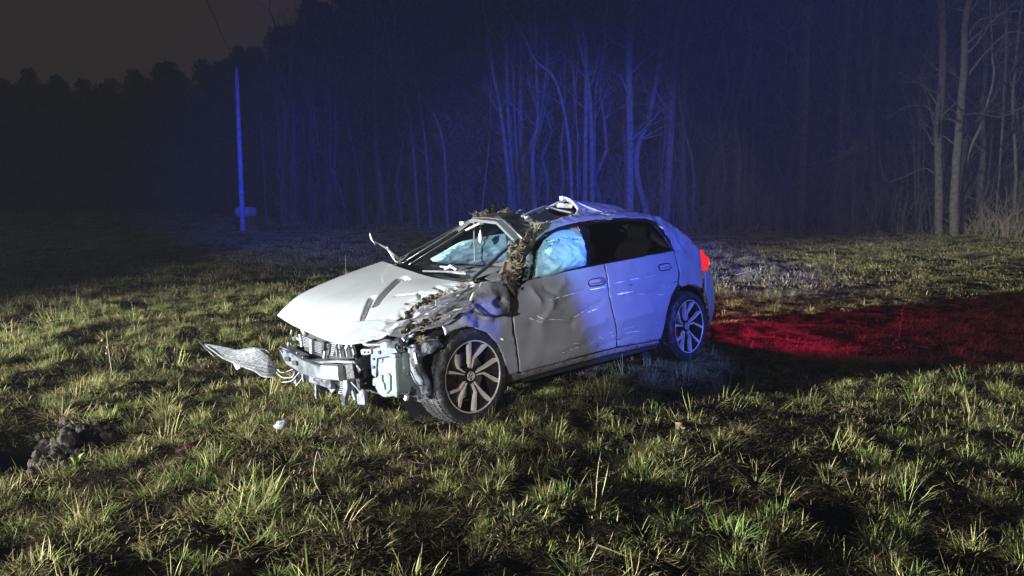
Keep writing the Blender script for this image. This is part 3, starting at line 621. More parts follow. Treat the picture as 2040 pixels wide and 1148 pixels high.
# --- scratches along both doors, whitened and tilted to mimic headlight glints on creases
C3 = lambda u, v_: (980 + u / 2.87, 380 + v_ / 2.87)
SCR = [(300, 630, 520, 575, 2), (560, 566, 670, 545, 2.2), (700, 530, 760, 517, 3), (790, 509, 850, 498, 4), (870, 497, 960, 480, 2), (715, 593, 800, 577, 6), (835, 593, 878, 589, 4), (948, 596, 982, 594, 4), (465, 725, 575, 660, 4), (550, 695, 603, 675, 3.4),
       (320, 735, 450, 741, 3), (255, 713, 287, 735, 5), (205, 728, 290, 755, 2.5), (760, 815, 858, 800, 5), (455, 875, 512, 868, 3), (425, 915, 515, 888, 4), (380, 933, 430, 915, 2), (665, 815, 690, 812, 3), (680, 832, 697, 829, 5), (735, 795, 815, 773, 2.4),
       (975, 543, 981, 556, 4), (545, 855, 572, 850, 4), (1000, 560, 1020, 552, 3), (1040, 545, 1065, 540, 3), (930, 755, 945, 752, 4), (678, 600, 682, 610, 4), (617, 835, 622, 855, 4), (628, 833, 634, 850, 4), (48, 848, 60, 851, 5)]
for i, par in ((0, fdoor), (1, rdoor)):
    m = MB()
    for u0, v0, u1, v1, w in SCR:
        a, b = C3(u0, v0), C3(u1, v1)
        if ((a[0] + b[0]) / 2 > 1214) != bool(i): continue
        ln = math.hypot(b[0] - a[0], b[1] - a[1]); n = max(2, int(ln / 3.2))
        for k in range(n):
            if random.random() < .22: continue
            V = []
            for t, lift in ((k / n, .0012), ((k + .92) / n, .014)):
                px, py = a[0] + (b[0] - a[0]) * t, a[1] + (b[1] - a[1]) * t + random.gauss(0, .25)
                ww = w / 2.87 * math.sin(PI * min(1, .15 + t * .8)) * random.uniform(.45, 1) / 2
                for sg in (-1, 1):
                    q = S(px, py + sg * ww); V.append(Vector((q.x, B(q.x, q.z) + door_disp(q.x, 0, q.z) + lift, q.z)))
            m.add(V, [(0, 1, 3, 2)])
    o = m.build('scratch_glint', 'scratch_glint', par); o['kind'] = 'stuff'
m = MB()
for px, py, r in ((1257, 568, 5), (1232, 676, 5), (1345, 562, 5), (1233, 690, 4)):
    a = S(px - r, py + 1); b = S(px + r, py - 1); m.tube([a, (a + b) / 2 + Vector((0, .002, 0)), b], [.001, .004, .001], 5)
m.build('chip', 'dark', rdoor, kind='stuff')

# --- dark inner structure that the panel gaps and arches open on
def inner(side):
    m = MB()
    for x0, x1, z0, z1 in ((-2.08, -.42, .22, .95), (-.42, -.36, .3, .9)):
        P = []
        for z in np.linspace(z0, z1, 7): P.append([Vector((x, side * (B(x, z) - .075), z)) for x in np.linspace(x0, x1, 12)])
        v = [p for r in P for p in r]; m.add(v, [(i * 12 + j, i * 12 + j + 1, i * 12 + j + 13, i * 12 + j + 12) for i in range(6) for j in range(11)])
    return m
inner(1).build('door_inner', 'dark', car); inner(-1).build('door_inner', 'dark', car)
def arch(cx, side):                                          # wheel housing
    m = MB(); V = []; n = 18
    for k in range(n + 1):
        a = PI * (-.08 + 1.16 * k / n)
        for y in (.78, .50): V.append(Vector((cx + .36 * math.cos(a), side * y * (1 if cx < -1 else .97), .32 + .35 * math.sin(a))))
    m.add(V, [(2 * k, 2 * k + 1, 2 * k + 3, 2 * k + 2) for k in range(n)])
    m.add([Vector((cx + .37 * math.cos(2 * PI * k / 24), side * .50, .32 + .37 * math.sin(2 * PI * k / 24))) for k in range(24)], [tuple(range(24))])
    m.build('wheel_housing', 'dark', car, True)
for cx in (0, -2.55):
    for s in (1, -1): arch(cx, s)
MB().box((-3.05, -.62, .2), (-2.2, .60, .26)).box((-2.2, -.70, .17), (.25, .70, .22)).build('floor_pan', 'dark', car)
# right hand side
def mirror_panel(name, o, m='paint'):
    return side_panel(name, None, m, car, .06, 0, None, lambda p: .2, .012, 0, [S(*q) for q in o], -1)
mirror_panel('front_fender', [(884, 652), (868, 640), (900, 600), (975, 560), (1011, 575), (1014, 605), (1033, 744), (1010, 749), (1003, 710), (992, 685), (972, 664), (948, 653), (925, 650), (903, 656)])
mirror_panel('front_door', [(1018, 605), (1020, 582), (1052, 559), (1203, 526.5), (1212, 590), (1229, 672), (1228, 692), (1036, 741)])
mirror_panel('rear_door', [(1206, 526), (1341, 500), (1352, 545), (1329, 620), (1316, 676), (1231.5, 691), (1232, 672), (1215, 590)])
mirror_panel('quarter_panel', [(1343.5, 499.5), (1332, 470), (1287, 433), (1312, 430), (1394, 499), (1401, 574), (1372, 567), (1353, 566)])
MB().bar([(-1.15, -.52, 1.29), (-1.9, -.52, 1.33), (-2.5, -.54, 1.28)], .05, .05).build('roof_rail', 'paint', car)

# --- bonnet, thrust forward and buckled towards the left wing
hood_rows = [
 [Y_(552, 628, -.66), Y_(575, 643, -.5), Y_(600, 656, -.35), Y_(650, 677, .02), Y_(692, 684, .38), Y_(760, 675, .58), Y_(830, 662, .69), Y_(878, 652, .75)],
 [Y_(568, 611, -.66), Y_(600, 622, -.45), Y_(640, 634, -.2), Y_(690, 645, .1), Y_(740, 645, .38), Y_(800, 638, .56), Y_(850, 628, .68), Y_(890, 628, .76)],
 [Y_(602, 585, -.66), Y_(650, 592, -.4), Y_(700, 600, -.1), Y_(750, 606, .18), Y_(800, 606, .42), Y_(845, 604, .58), Y_(880, 603, .69), Y_(905, 606, .77)],
 [Y_(675, 552, -.65), Y_(720, 560, -.36), Y_(765, 568, -.06), Y_(810, 574, .22), Y_(850, 578, .45), Y_(885, 580, .60), Y_(910, 582, .70), Y_(925, 588, .77)],
 [Y_(763, 520, -.64), Y_(792, 530, -.36), Y_(822, 540, -.08), Y_(856, 551, .2), Y_(888, 557, .42), Y_(920, 561, .60), Y_(940, 563, .70), Y_(952, 567, .77)]]
HD = [((798, 556), (750, 606), -.042, .021), ((740, 592), (722, 632), -.042, .015), ((806, 551), (812, 558), -.02, .013), ((708, 640), (760, 637), -.005, .008), ((845, 588), (815, 600), -.03, .016), ((832, 583), (838, 592), -.02, .010), ((790, 590), (860, 585), -.006, .012),
      ((870, 570), (880, 578), -.02, .014)]
HD3 = []
def hood_guess(px, py):                                      # nearest point of the bonnet's control sheet to a pixel
    best = None; o, d = cray(px, py); d = d.normalized()
    for i in range(41):
        for j in range(41):
            p = cr1([cr1(r, j / 40) for r in hood_rows], i / 40); e = (p - o - d * (p - o).dot(d)).length
            if best is None or e < best[0]: best = (e, p)
    return best[1]
for a, b, d_, w in HD: HD3.append((hood_guess(*a), hood_guess(*b), d_, w))
def pd(p, a, b): l = (b - a).length_squared; t = max(0, min(1, (p - a).dot(b - a) / l)); return (p - a - (b - a) * t).length, t
def hood_disp(p, u, v_):
    s = .004 * fnoise(p, 2.5, 11)
    for a, b, d_, w in HD3:
        q, t = pd(p, a, b); s += d_ * math.exp(-(q / w) ** 2)
    k = max(0, (v_ - .60) / .40) * (.35 + .65 * math.sin(PI * min(1, .2 + u * .8)))
    s += k * (.14 * (abs(fnoise(p, 6, 12)) - .2) + .09 * (abs(fnoise(p, 13, 13)) - .2) + .045 * (abs(fnoise(p, 30, 14)) - .2))
    return Vector((.25, .1, 1)) * s
v, f, uv = patch(hood_rows, 130, 190, hood_disp)
dirtv = [max(0, (b - .52) / .3) * .9 * (fnoise(p, 7, 20) + .32) + .25 * max(0, .5 - abs(a - .15) * 4) * max(0, b - .45) for p, (a, b) in zip(v, uv)]
hood = mk('hood', v, face_up(v, f, (0, 0, 1)), 'paint', car, True, {'dirt': dirtv}, .012)
# torn, folded metal lying along the left edge of the bonnet
def shard(name, outline, off, m='paint', par=None, seed=0, amp=.03, ax='S', thick=.004, dirt=.35):
    P = [S(px, py, off) if ax == 'S' else Y_(px, py, ax) for px, py in outline]
    c = sum(P, Vector()) / len(P); v = []; f = []; n = len(P); R = 4
    for r in range(R):
        t = 1 - r / R
        for p in P:
            q = c + (p - c) * t; v.append(q + Vector((fnoise(q, 14, seed), fnoise(q, 14, seed + 1) + .4, fnoise(q, 14, seed + 2))) * amp * (1.2 - t * .7))
    v.append(c + Vector((0, amp, 0)))
    for r in range(R - 1):
        for k in range(n): f.append((r * n + k, r * n + (k + 1) % n, (r + 1) * n + (k + 1) % n, (r + 1) * n + k))
    for k in range(n): f.append(((R - 1) * n + k, (R - 1) * n + (k + 1) % n, R * n))
    return mk(name, v, f, m, par or car, False, {'dirt': [dirt * (fnoise(q, 20, seed + 4) + .5) for q in v]}, thick)
shard('torn_metal', [(763, 645), (790, 640), (850, 628), (895, 618), (902, 625), (880, 640), (830, 652), (800, 668), (775, 668), (770, 655)], .02, seed=31, amp=.05)
shard('torn_metal', [(800, 652), (850, 645), (880, 632), (925, 610), (958, 603), (930, 622), (890, 648), (858, 656), (820, 660)], .03, seed=41, amp=.05)
shard('torn_metal', [(860, 600), (888, 588), (925, 572), (950, 570), (940, 580), (905, 596), (870, 612)], .02, seed=51, amp=.045, dirt=.1)
shard('torn_metal', [(838, 622), (880, 612), (915, 600), (940, 598), (900, 612), (862, 628)], .04, seed=61, amp=.04, dirt=.5)
shard('torn_metal', [(838, 668), (866, 672), (880, 690), (862, 700), (845, 712), (834, 690)], .01, 'liner', seed=71, amp=.04)
shard('torn_metal', [(965, 555), (985, 543), (1005, 552), (1014, 566), (998, 566), (980, 560)], .02, seed=81, amp=.03, dirt=.2)
for i in range(10):
    t = random.random(); px, py = 775 + 165 * t + random.gauss(0, 8), 655 - 58 * t + random.gauss(0, 13); L_ = random.uniform(14, 34); hh = random.uniform(3, 7)
    shard('torn_metal', [(px - L_, py + .38 * L_), (px - L_ * .3, py - hh + .1 * L_), (px + L_, py - .38 * L_), (px + L_ * .4, py + hh - .1 * L_)], .035 + random.random() * .035, seed=500 + 9 * i, amp=.018, dirt=.2)
# bent left wing mirror hanging on the door
mp = [[S(936, 604, .03), S(943, 582, .03), S(957, 562, .03)], [S(958, 624, .06), S(965, 595, .06), S(977, 561, .05)], [S(985, 630, .07), S(993, 600, .07), S(1000, 566, .05)], [S(1014, 624, .04), S(1016, 600, .04), S(1013, 570, .03)]]
v, f, uv = patch(mp, 24, 20, lambda p, u, w: Vector((0, 1, 0)) * (.02 * fnoise(p, 9, 15) - (.035 if (u - .72) ** 2 * 40 + (w - .45) ** 2 * 30 < 1 else 0)))
mir = mk('wing_mirror', v, face_up(v, f, (0, 1, 0)), 'paint', car, True, {'dirt': [.42 + .5 * fnoise(p, 14, 22) + .3 * max(0, a - .3) - .15 * b for p, (a, b) in zip(v, uv)]}, .03, 'torn wing mirror shell folded forward and smeared with soil')
MB().tube([S(945, 606, .06), S(965, 627, .10), S(985, 632, .11), S(1014, 626, .07)], .007, 6).build('mirror_rim', 'black', mir, True)

# --- pillars, windscreen frame, roof
def beam(name, pts, w, m, par=None, n=10, noise=.008, seed=0, dirt=None, label=None):
    b = MB(); P = [cr1([Vector(p) for p in pts], i / (len(pts) * 5)) for i in range(len(pts) * 5 + 1)]
    P = [p + Vector((fnoise(p, 12, seed), fnoise(p, 12, seed + 1), fnoise(p, 12, seed + 2))) * noise for p in P]
    ws = [float(np.interp(i / (len(P) - 1), np.linspace(0, 1, len(w)), w)) for i in range(len(P))] if isinstance(w, (list, tuple)) else w
    b.tube(P, ws, n); return mk(name, b.v, b.f, M[m] if isinstance(m, str) else m, par or car, True, {'dirt': [dirt] * len(b.v)} if dirt is not None else None, label=label)
beam('front_pillar', [S(1000, 590, -.05), Y_(1012, 560, .72), Y_(1025, 525, .68), Y_(1048, 490, .63), Y_(1072, 464, .60), Y_(1092, 452, .58)], [.095, .085, .065, .05, .042, .036], 'paint', noise=.02, seed=3, dirt=.75)
beam('pillar_trim', [Y_(937, 559, .70), Y_(975, 527, .66), Y_(1012, 493, .62), Y_(1032, 478, .60)], [.010, .012, .012, .010], 'dark', noise=.004, seed=9)
# left roof rail with its crumpled outer skin
rail = [[Y_(1062, 482, .66), Y_(1086, 462, .66), Y_(1125, 447, .645), Y_(1170, 439, .64), Y_(1230, 433.5, .63), Y_(1287, 434, .60), Y_(1318, 447, .60)],
        [Y_(1058, 474, .62), Y_(1085, 454, .62), Y_(1125, 439, .60), Y_(1170, 432, .60), Y_(1230, 428, .59), Y_(1287, 430, .56), Y_(1316, 440, .57)],
        [Y_(1055, 468, .56), Y_(1085, 447, .54), Y_(1125, 433, .53), Y_(1170, 428, .52), Y_(1228, 424, .50), Y_(1287, 428, .48), Y_(1314, 436, .50)]]
v, f, uv = patch(rail, 12, 90, lambda p, u, w: Vector((0, .5, 1)) * (.020 * fnoise(p, 11, 17) + .012 * fnoise(p, 26, 18)) * (.25 + u))
mk('roof_rail', v, face_up(v, f, (0, .5, 1)), 'paint', car, True, {'dirt': [.65 * max(0, 1 - w * 1.3) * (.55 + fnoise(p, 15, 19)) + .3 * u for p, (u, w) in zip(v, uv)]}, .012)
# rear part of the roof, peaked where the sunroof burst
pk = Y_(1127, 397, .2)
roof_rows = [[Y_(1140, 431, .50), Y_(1150, 415, .36), pk, Vector((-1.80, -.2, 1.375)), Vector((-1.9, -.52, 1.28))],
             [Y_(1200, 426.5, .50), Y_(1205, 418, .36), Y_(1165, 402, .1), Vector((-2.05, -.2, 1.375)), Vector((-2.05, -.52, 1.29))],
             [Y_(1250, 426.5, .48), Y_(1245, 421, .34), Y_(1222, 412, .05), Vector((-2.25, -.2, 1.37)), Vector((-2.2, -.52, 1.31))],
             [Y_(1290, 428, .48), Y_(1293, 427, .34), Vector((-2.56, 0, 1.33)), Vector((-2.55, -.2, 1.33)), Vector((-2.5, -.52, 1.29))]]
v, f, uv = patch(roof_rows, 40, 50, lambda p, u, w: Vector((0, 0, 1)) * (.012 * fnoise(p, 7, 23) + .006 * fnoise(p, 18, 24)))
mk('roof_panel', v, face_up(v, f, (0, 0, 1)), 'paint', car, True, {'dirt': [.25 + .25 * fnoise(p, 6, 25) for p in v]}, .014)
MB().bar([pk + Vector((.01, 0, .012)), Y_(1165, 411, .33), Y_(1203, 425, .45), Y_(1208, 421, .43)], .010, .014).build('roof_trim', 'white', car)
MB().bar([Y_(1042, 431, .22), Y_(1062, 421, .15), Y_(1085, 411.5, .10), Y_(1108, 417, .2), Y_(1140, 424, .36)], .035, .014).build('sunroof_frame', 'liner2', car)
MB().bar([Y_(1093, 414, .1), Y_(1108, 406, .15), pk + Vector((0, 0, -.01))], .035, .014).bar([pk, Y_(1150, 412, .3), Y_(1168, 418, .4)], .02, .014).build('sunroof_frame', 'liner2', car)
MB().bar([Y_(1110, 409, .1), Y_(1140, 411, .2)], .04, .035).build('sunroof_motor', 'cream', car)
MB().box(tuple(Y_(1120, 399, .16)), tuple(Y_(1120, 399, .16) + Vector((.03, .03, .03)))).build('trim_clip', 'white', car)
MB().bar([Y_(1122, 406, .11), Y_(1122, 413, .13)], .042, .02).build('motor_strap', 'dark', car)
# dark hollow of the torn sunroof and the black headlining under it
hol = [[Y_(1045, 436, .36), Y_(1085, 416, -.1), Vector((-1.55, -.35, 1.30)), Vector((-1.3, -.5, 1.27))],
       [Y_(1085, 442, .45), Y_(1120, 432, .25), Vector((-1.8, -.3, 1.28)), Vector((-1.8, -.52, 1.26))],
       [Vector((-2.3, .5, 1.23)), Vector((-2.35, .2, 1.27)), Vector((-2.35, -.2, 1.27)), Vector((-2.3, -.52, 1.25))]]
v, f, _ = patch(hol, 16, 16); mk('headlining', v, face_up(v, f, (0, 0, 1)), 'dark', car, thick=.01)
# folded front of the roof: black panel, and white skin right behind it
fr = [[Y_(942, 434, -.40), Y_(965, 433, -.15), Y_(1000, 436, .18), Y_(1022, 455, .40), Y_(1043, 474, .57)],
      [Y_(958, 426, -.50), Y_(985, 424, -.25), Y_(1018, 426, .02), Y_(1040, 445, .30), Y_(1054, 468, .55)],
      [Y_(985, 421.5, -.55), Y_(1005, 421.5, -.35), Y_(1030, 423, -.1), Y_(1052, 440, .25), Y_(1066, 460, .53)]]
v, f, uv = patch(fr, 24, 50, lambda p, u, w: Vector((0, 0, 1)) * (.014 * fnoise(p, 10, 27) + .010 * fnoise(p, 26, 28)))
mk('roof_front', v, face_up(v, f, (0, 0, 1)), 'black', car, True, None, .012, 'soil blackened front edge of the roof folded over the windscreen')
fr2 = [[Y_(1030, 424, -.08), Y_(1050, 440, .25), Y_(1066, 459, .52)], [Y_(1040, 427, .0), Y_(1062, 438, .28), Y_(1082, 450, .52)], [Y_(1046, 432, .2), Y_(1075, 440, .38), Y_(1090, 446, .52)]]
v, f, uv = patch(fr2, 12, 20, lambda p, u, w: Vector((0, 0, 1)) * .012 * fnoise(p, 16, 29)); mk('roof_front_skin', v, face_up(v, f, (0, 0, 1)), 'paint', car, True, {'dirt': [.3] * len(v)}, .01)
MB().bar([Y_(1048, 432, .22), Y_(1062, 441, .3), Y_(1070, 443, .36)], .03, .02).build('trim_clip', 'white', car)
# windscreen opening: thin bent frame strips, the glass gone
wsf = [Y_(802, 524, -.62), Y_(850, 494, -.52), Y_(900, 463, -.46), Y_(935, 442, -.40), Y_(946, 434, -.30), Y_(972, 434, -.08), Y_(1001, 438, .19), Y_(1022, 457, .41), Y_(1042, 477, .58)]
MB().tube(wsf, .0055, 6).build('windscreen_frame', 'alu', car, True)
MB().tube([p + Vector((-.02, .02, -.028)) for p in wsf], .004, 6).build('windscreen_seal', 'alu', car, True)
MB().bar([Y_(948, 438, -.28), Y_(975, 441, -.06), Y_(1000, 444, .17), Y_(1036, 480, .54)], .09, .022).build('header_trim', 'liner2', car)
MB().bar([Y_(912, 460, -.44), Y_(938, 441, -.36), Y_(950, 441, -.28)], .05, .03).build('sun_visor', 'liner2', car)
MB().bar([Y_(928, 459, -.35), Y_(960, 443, -.2)], .015, .015).build('visor_rod', 'grey', car)
MB().box(tuple(Y_(960, 440, -.17)), tuple(Y_(960, 440, -.17) + Vector((.03, .05, -.03)))).build('mirror_mount', 'dark', car)
MB().tube([Y_(944, 436, -.30), Y_(944.5, 490, -.34), Y_(946, 535, -.36)], .0045, 5).build('hanging_cable', 'grey', car)
# grey inner face of the left pillar
gp = [[Y_(1012, 482, .52), Y_(1040, 484, .56)], [Y_(1010, 496, .54), Y_(1036, 492, .58)], [Y_(1018, 508, .56), Y_(1028, 500, .60)]]
v, f, _ = patch(gp, 6, 4); mk('pillar_lining', v, f, 'liner2', car, thick=.02)
# right front pillar and the dark trim behind it
MB().bar([Y_(800, 527, -.66), Y_(870, 486, -.60), Y_(938, 446, -.50)], [.10, .08, .06], .05, (0, 1, 0)).build('front_pillar', 'dark', car)

# --- interior
MB().add(*patch([[X_(800, 540, -.42), X_(870, 562, -.36), X_(945, 566, -.28)], [Y_(815, 530, -.55), Y_(885, 548, -.05), Y_(955, 553, .55)], [Vector((-.85, -.6, .93)), Vector((-.82, 0, .95)), Vector((-.78, .60, .95))], [Vector((-.95, -.6, .6)), Vector((-.95, 0, .6)), Vector((-.95, .6, .6))]], 14, 20)[:2]).build('dashboard', 'dash', car, True)
for a, b, c_, w in ((842, 540, 925, .01), (895, 543, 931, .012), (880, 531, 910, .014)):
    MB().bar([Y_(a, b, .05), Y_(c_, b + 2, .25)], .035, .012).build('dash_trim', 'grey', car)
MB().bar([Y_(888, 535, .0), Y_(900, 530, .05), Y_(912, 536, .1)], .05, .02).build('paper_scrap', 'white', car)
# wiper cowl panel between bonnet and windscreen
v, f, _ = patch([[Y_(790, 527, -.50), Y_(830, 541, -.1), Y_(880, 556, .35), Y_(945, 562, .68)], [Y_(805, 524, -.55), Y_(850, 540, -.1), Y_(900, 551, .35), Y_(950, 558, .66)]], 4, 24, lambda p, u, w: Vector((0, 0, .01 * fnoise(p, 12, 33))))
mk('wiper_cowl', v, f, 'dark', car, thick=.02)
def seat(x, y, z0=.38):
    m = MB(); s_ = MB()
    v, f, _ = patch([[(x - .38, y - .23, z0 + .12), (x - .38, y, z0 + .10), (x - .38, y + .23, z0 + .12)], [(x, y - .24, z0 + .14), (x, y, z0 + .10), (x, y + .24, z0 + .14)], [(x + .14, y - .22, z0), (x + .14, y, z0), (x + .14, y + .22, z0)]], 8, 8); s_.add(v, f)
    s_.build('seat_cushion', 'seat', car, True)
    v, f, _ = patch([[(x - .36, y - .24, z0 + .1), (x - .40, y, z0 + .1), (x - .36, y + .24, z0 + .1)], [(x - .46, y - .24, z0 + .45), (x - .52, y, z0 + .45), (x - .46, y + .24, z0 + .45)], [(x - .56, y - .16, z0 + .70), (x - .58, y, z0 + .72), (x - .56, y + .16, z0 + .70)]], 10, 10)
    mk('seat_back', v, f, 'seat', car, thick=.08)
    hm = MB().box((x - .66, y - .11, z0 + .70), (x - .57, y + .11, z0 + .84)); hm.build('headrest', 'seat', car, bevel=.03)
seat(-1.05, .36); seat(-1.05, -.36); seat(-1.95, .30); seat(-1.95, -.30)
# steering wheel behind the bag
st = [Vector((-.92, .36 + .18 * math.cos(k * PI / 12), .82 + .18 * math.sin(k * PI / 12))) for k in range(25)]
MB().tube(st, .014, 8, False).build('steering_wheel', 'dark', car, True)
def cloth(name, rows, nu, nv, amp, seed, dirv, aniso=(1, 1, 1), label=None, m='cloth', spots=False):
    d = Vector(dirv)
    def dp(p, u, w):
        q = Vector((p.x * aniso[0], p.y * aniso[1], p.z * aniso[2])); e = min(1, 6 * min(u, 1 - u, w, 1 - w) + .15)
        r = 1 - abs(fnoise(q, 5, seed)) * 2; r2 = 1 - abs(fnoise(q, 11, seed + 1)) * 2
        return d * (amp * (r * .7 + r2 * .35) * e + amp * 2.2 * (math.sin(PI * u) * math.sin(PI * w)) ** .5)
    v, f, uv = patch(rows, nu, nv, dp)
    return mk(name, v, face_up(v, f, d), M[m], car, True, None, .006, label)
cloth('curtain_airbag', [[Y_(857, 516, -.50), Y_(885, 500, -.50), Y_(930, 478, -.50), Y_(1008, 465, -.46)], [Y_(865, 522, -.50), Y_(900, 512, -.50), Y_(940, 497, -.50), Y_(1012, 490, -.46)], [Y_(885, 526, -.50), Y_(915, 526, -.50), Y_(960, 529, -.48), Y_(1010, 520, -.46)]], 40, 80, .026, 41, (.3, 1, 0), (1, 1, 3.5), 'burst curtain airbag of the far side, pale blue cloth in creases')
cloth('curtain_airbag', [[S(1083, 478, -.03), S(1105, 462, -.03), S(1135, 457, -.03), S(1158, 466, -.03)], [S(1072, 500, .0), S(1105, 490, .0), S(1135, 488, .0), S(1163, 492, -.01)], [S(1068, 527, .0), S(1100, 520, .0), S(1135, 515, .0), S(1166, 512, -.01)], [S(1064, 556, -.01), S(1100, 549, -.01), S(1120, 541, -.01), S(1167, 529, -.01)]], 70, 70, .030, 47, (0, 1, 0), (1, 1, 2), 'burst curtain airbag bulging in the left front window')
side_panel('window_glass', [(1060, 556), (1066, 525), (1070, 500), (1080, 482), (1088, 476), (1084, 500), (1090, 520), (1098, 540), (1096, 547)], 'crazed', car, .02, .03, lambda x, y, z: .02 * fnoise((x, y, z), 9, 50), thick=0).modifiers
side_panel('window_glass', [(1040, 560), (1046, 540), (1052, 520), (1058, 506), (1062, 512), (1056, 535), (1052, 558)], 'crazed', car, .02, -.01, thick=0)
sm = MB()
for _ in range(110):
    px, py = 1085 + random.gauss(30, 22), 475 + abs(random.gauss(0, 9)) + (random.random() < .12) * 25
    if not (1078 < px < 1158): continue
    p = S(px, py, .055); sm.add([p + Vector((random.gauss(0, .007), .003, random.gauss(0, .004))) for _ in range(4)], [(0, 1, 2, 3)])
sm.build('airbag_soil_mark', 'soil', car, kind='stuff')
# rear side glazing and the middle pillar
side_panel('door_pillar', [(1163, 532), (1166, 500), (1158, 462), (1150, 450), (1170, 446), (1176, 490), (1178, 529)], 'rimblack', car, .05, -.012)
side_panel('rear_window', [(1178, 529), (1176, 490), (1171, 446), (1230, 440), (1284, 439), (1300, 445), (1325, 475), (1340, 498.5), (1270, 512)], 'tint', car, .04, -.014, thick=0)
side_panel('window_frame', [(1084, 464), (1110, 453), (1160, 442), (1230, 436), (1287, 435), (1304, 442), (1330, 471), (1343.5, 499), (1339, 499.5), (1325, 475), (1300, 446), (1284, 440.5), (1230, 441), (1160, 448), (1112, 459), (1088, 472)], 'rimblack', car, .04, -.004)
side_panel('belt_strip', [(1052, 559), (1115, 544), (1203, 526.5), (1341, 500), (1341, 497), (1203, 523.5), (1115, 541), (1052, 556)], 'rimblack', car, .06, .002)
MB().bar([S(1176, 500, -.02), S(1181, 528, -.02)], .01, .006).build('pillar_edge', 'steel', car)
# dark lining of the far side so the cabin closes
v = []; n = 12
for z in np.linspace(.5, 1.28, 6): v += [Vector((x, -(B(x, z) - .03), z)) for x in np.linspace(-3.0, -1.15 if z > .96 else -.6, n)]
mk('door_lining', v, [(i * n + j, i * n + j + 1, i * n + j + n + 1, i * n + j + n) for i in range(5) for j in range(n - 1)], 'dark', car)
# --- bent strip and cables standing up at the right corner of the bonnet
MB().tube([Y_(800, 521, -.62), Y_(786, 509, -.66), Y_(770, 494, -.70), Y_(757, 487, -.72), Y_(744, 481, -.74), Y_(737, 464, -.75)], [.013, .014, .010, .008, .008, .004], 6).build('bent_wiper_arm', 'grey', car, True)
MB().tube([Y_(737, 466, -.75), Y_(740, 476, -.735), Y_(748, 488, -.73)], [.006, .008, .003], 5).build('torn_seal', 'white', car, True)
MB().tube([Y_(770, 492, -.70), Y_(778, 505, -.68), Y_(786, 519, -.64)], [.01, .008, .006], 5).build('torn_seal', 'white', car, True)
MB().tube([Y_(784, 508, -.66), Y_(787, 520, -.63), Y_(800, 526, -.58), Y_(816, 529, -.52)], .007, 5).tube([Y_(788, 527, -.6), Y_(806, 515, -.62), Y_(817, 503, -.6)], .006, 5).build('loose_cable', 'grey', car, True)

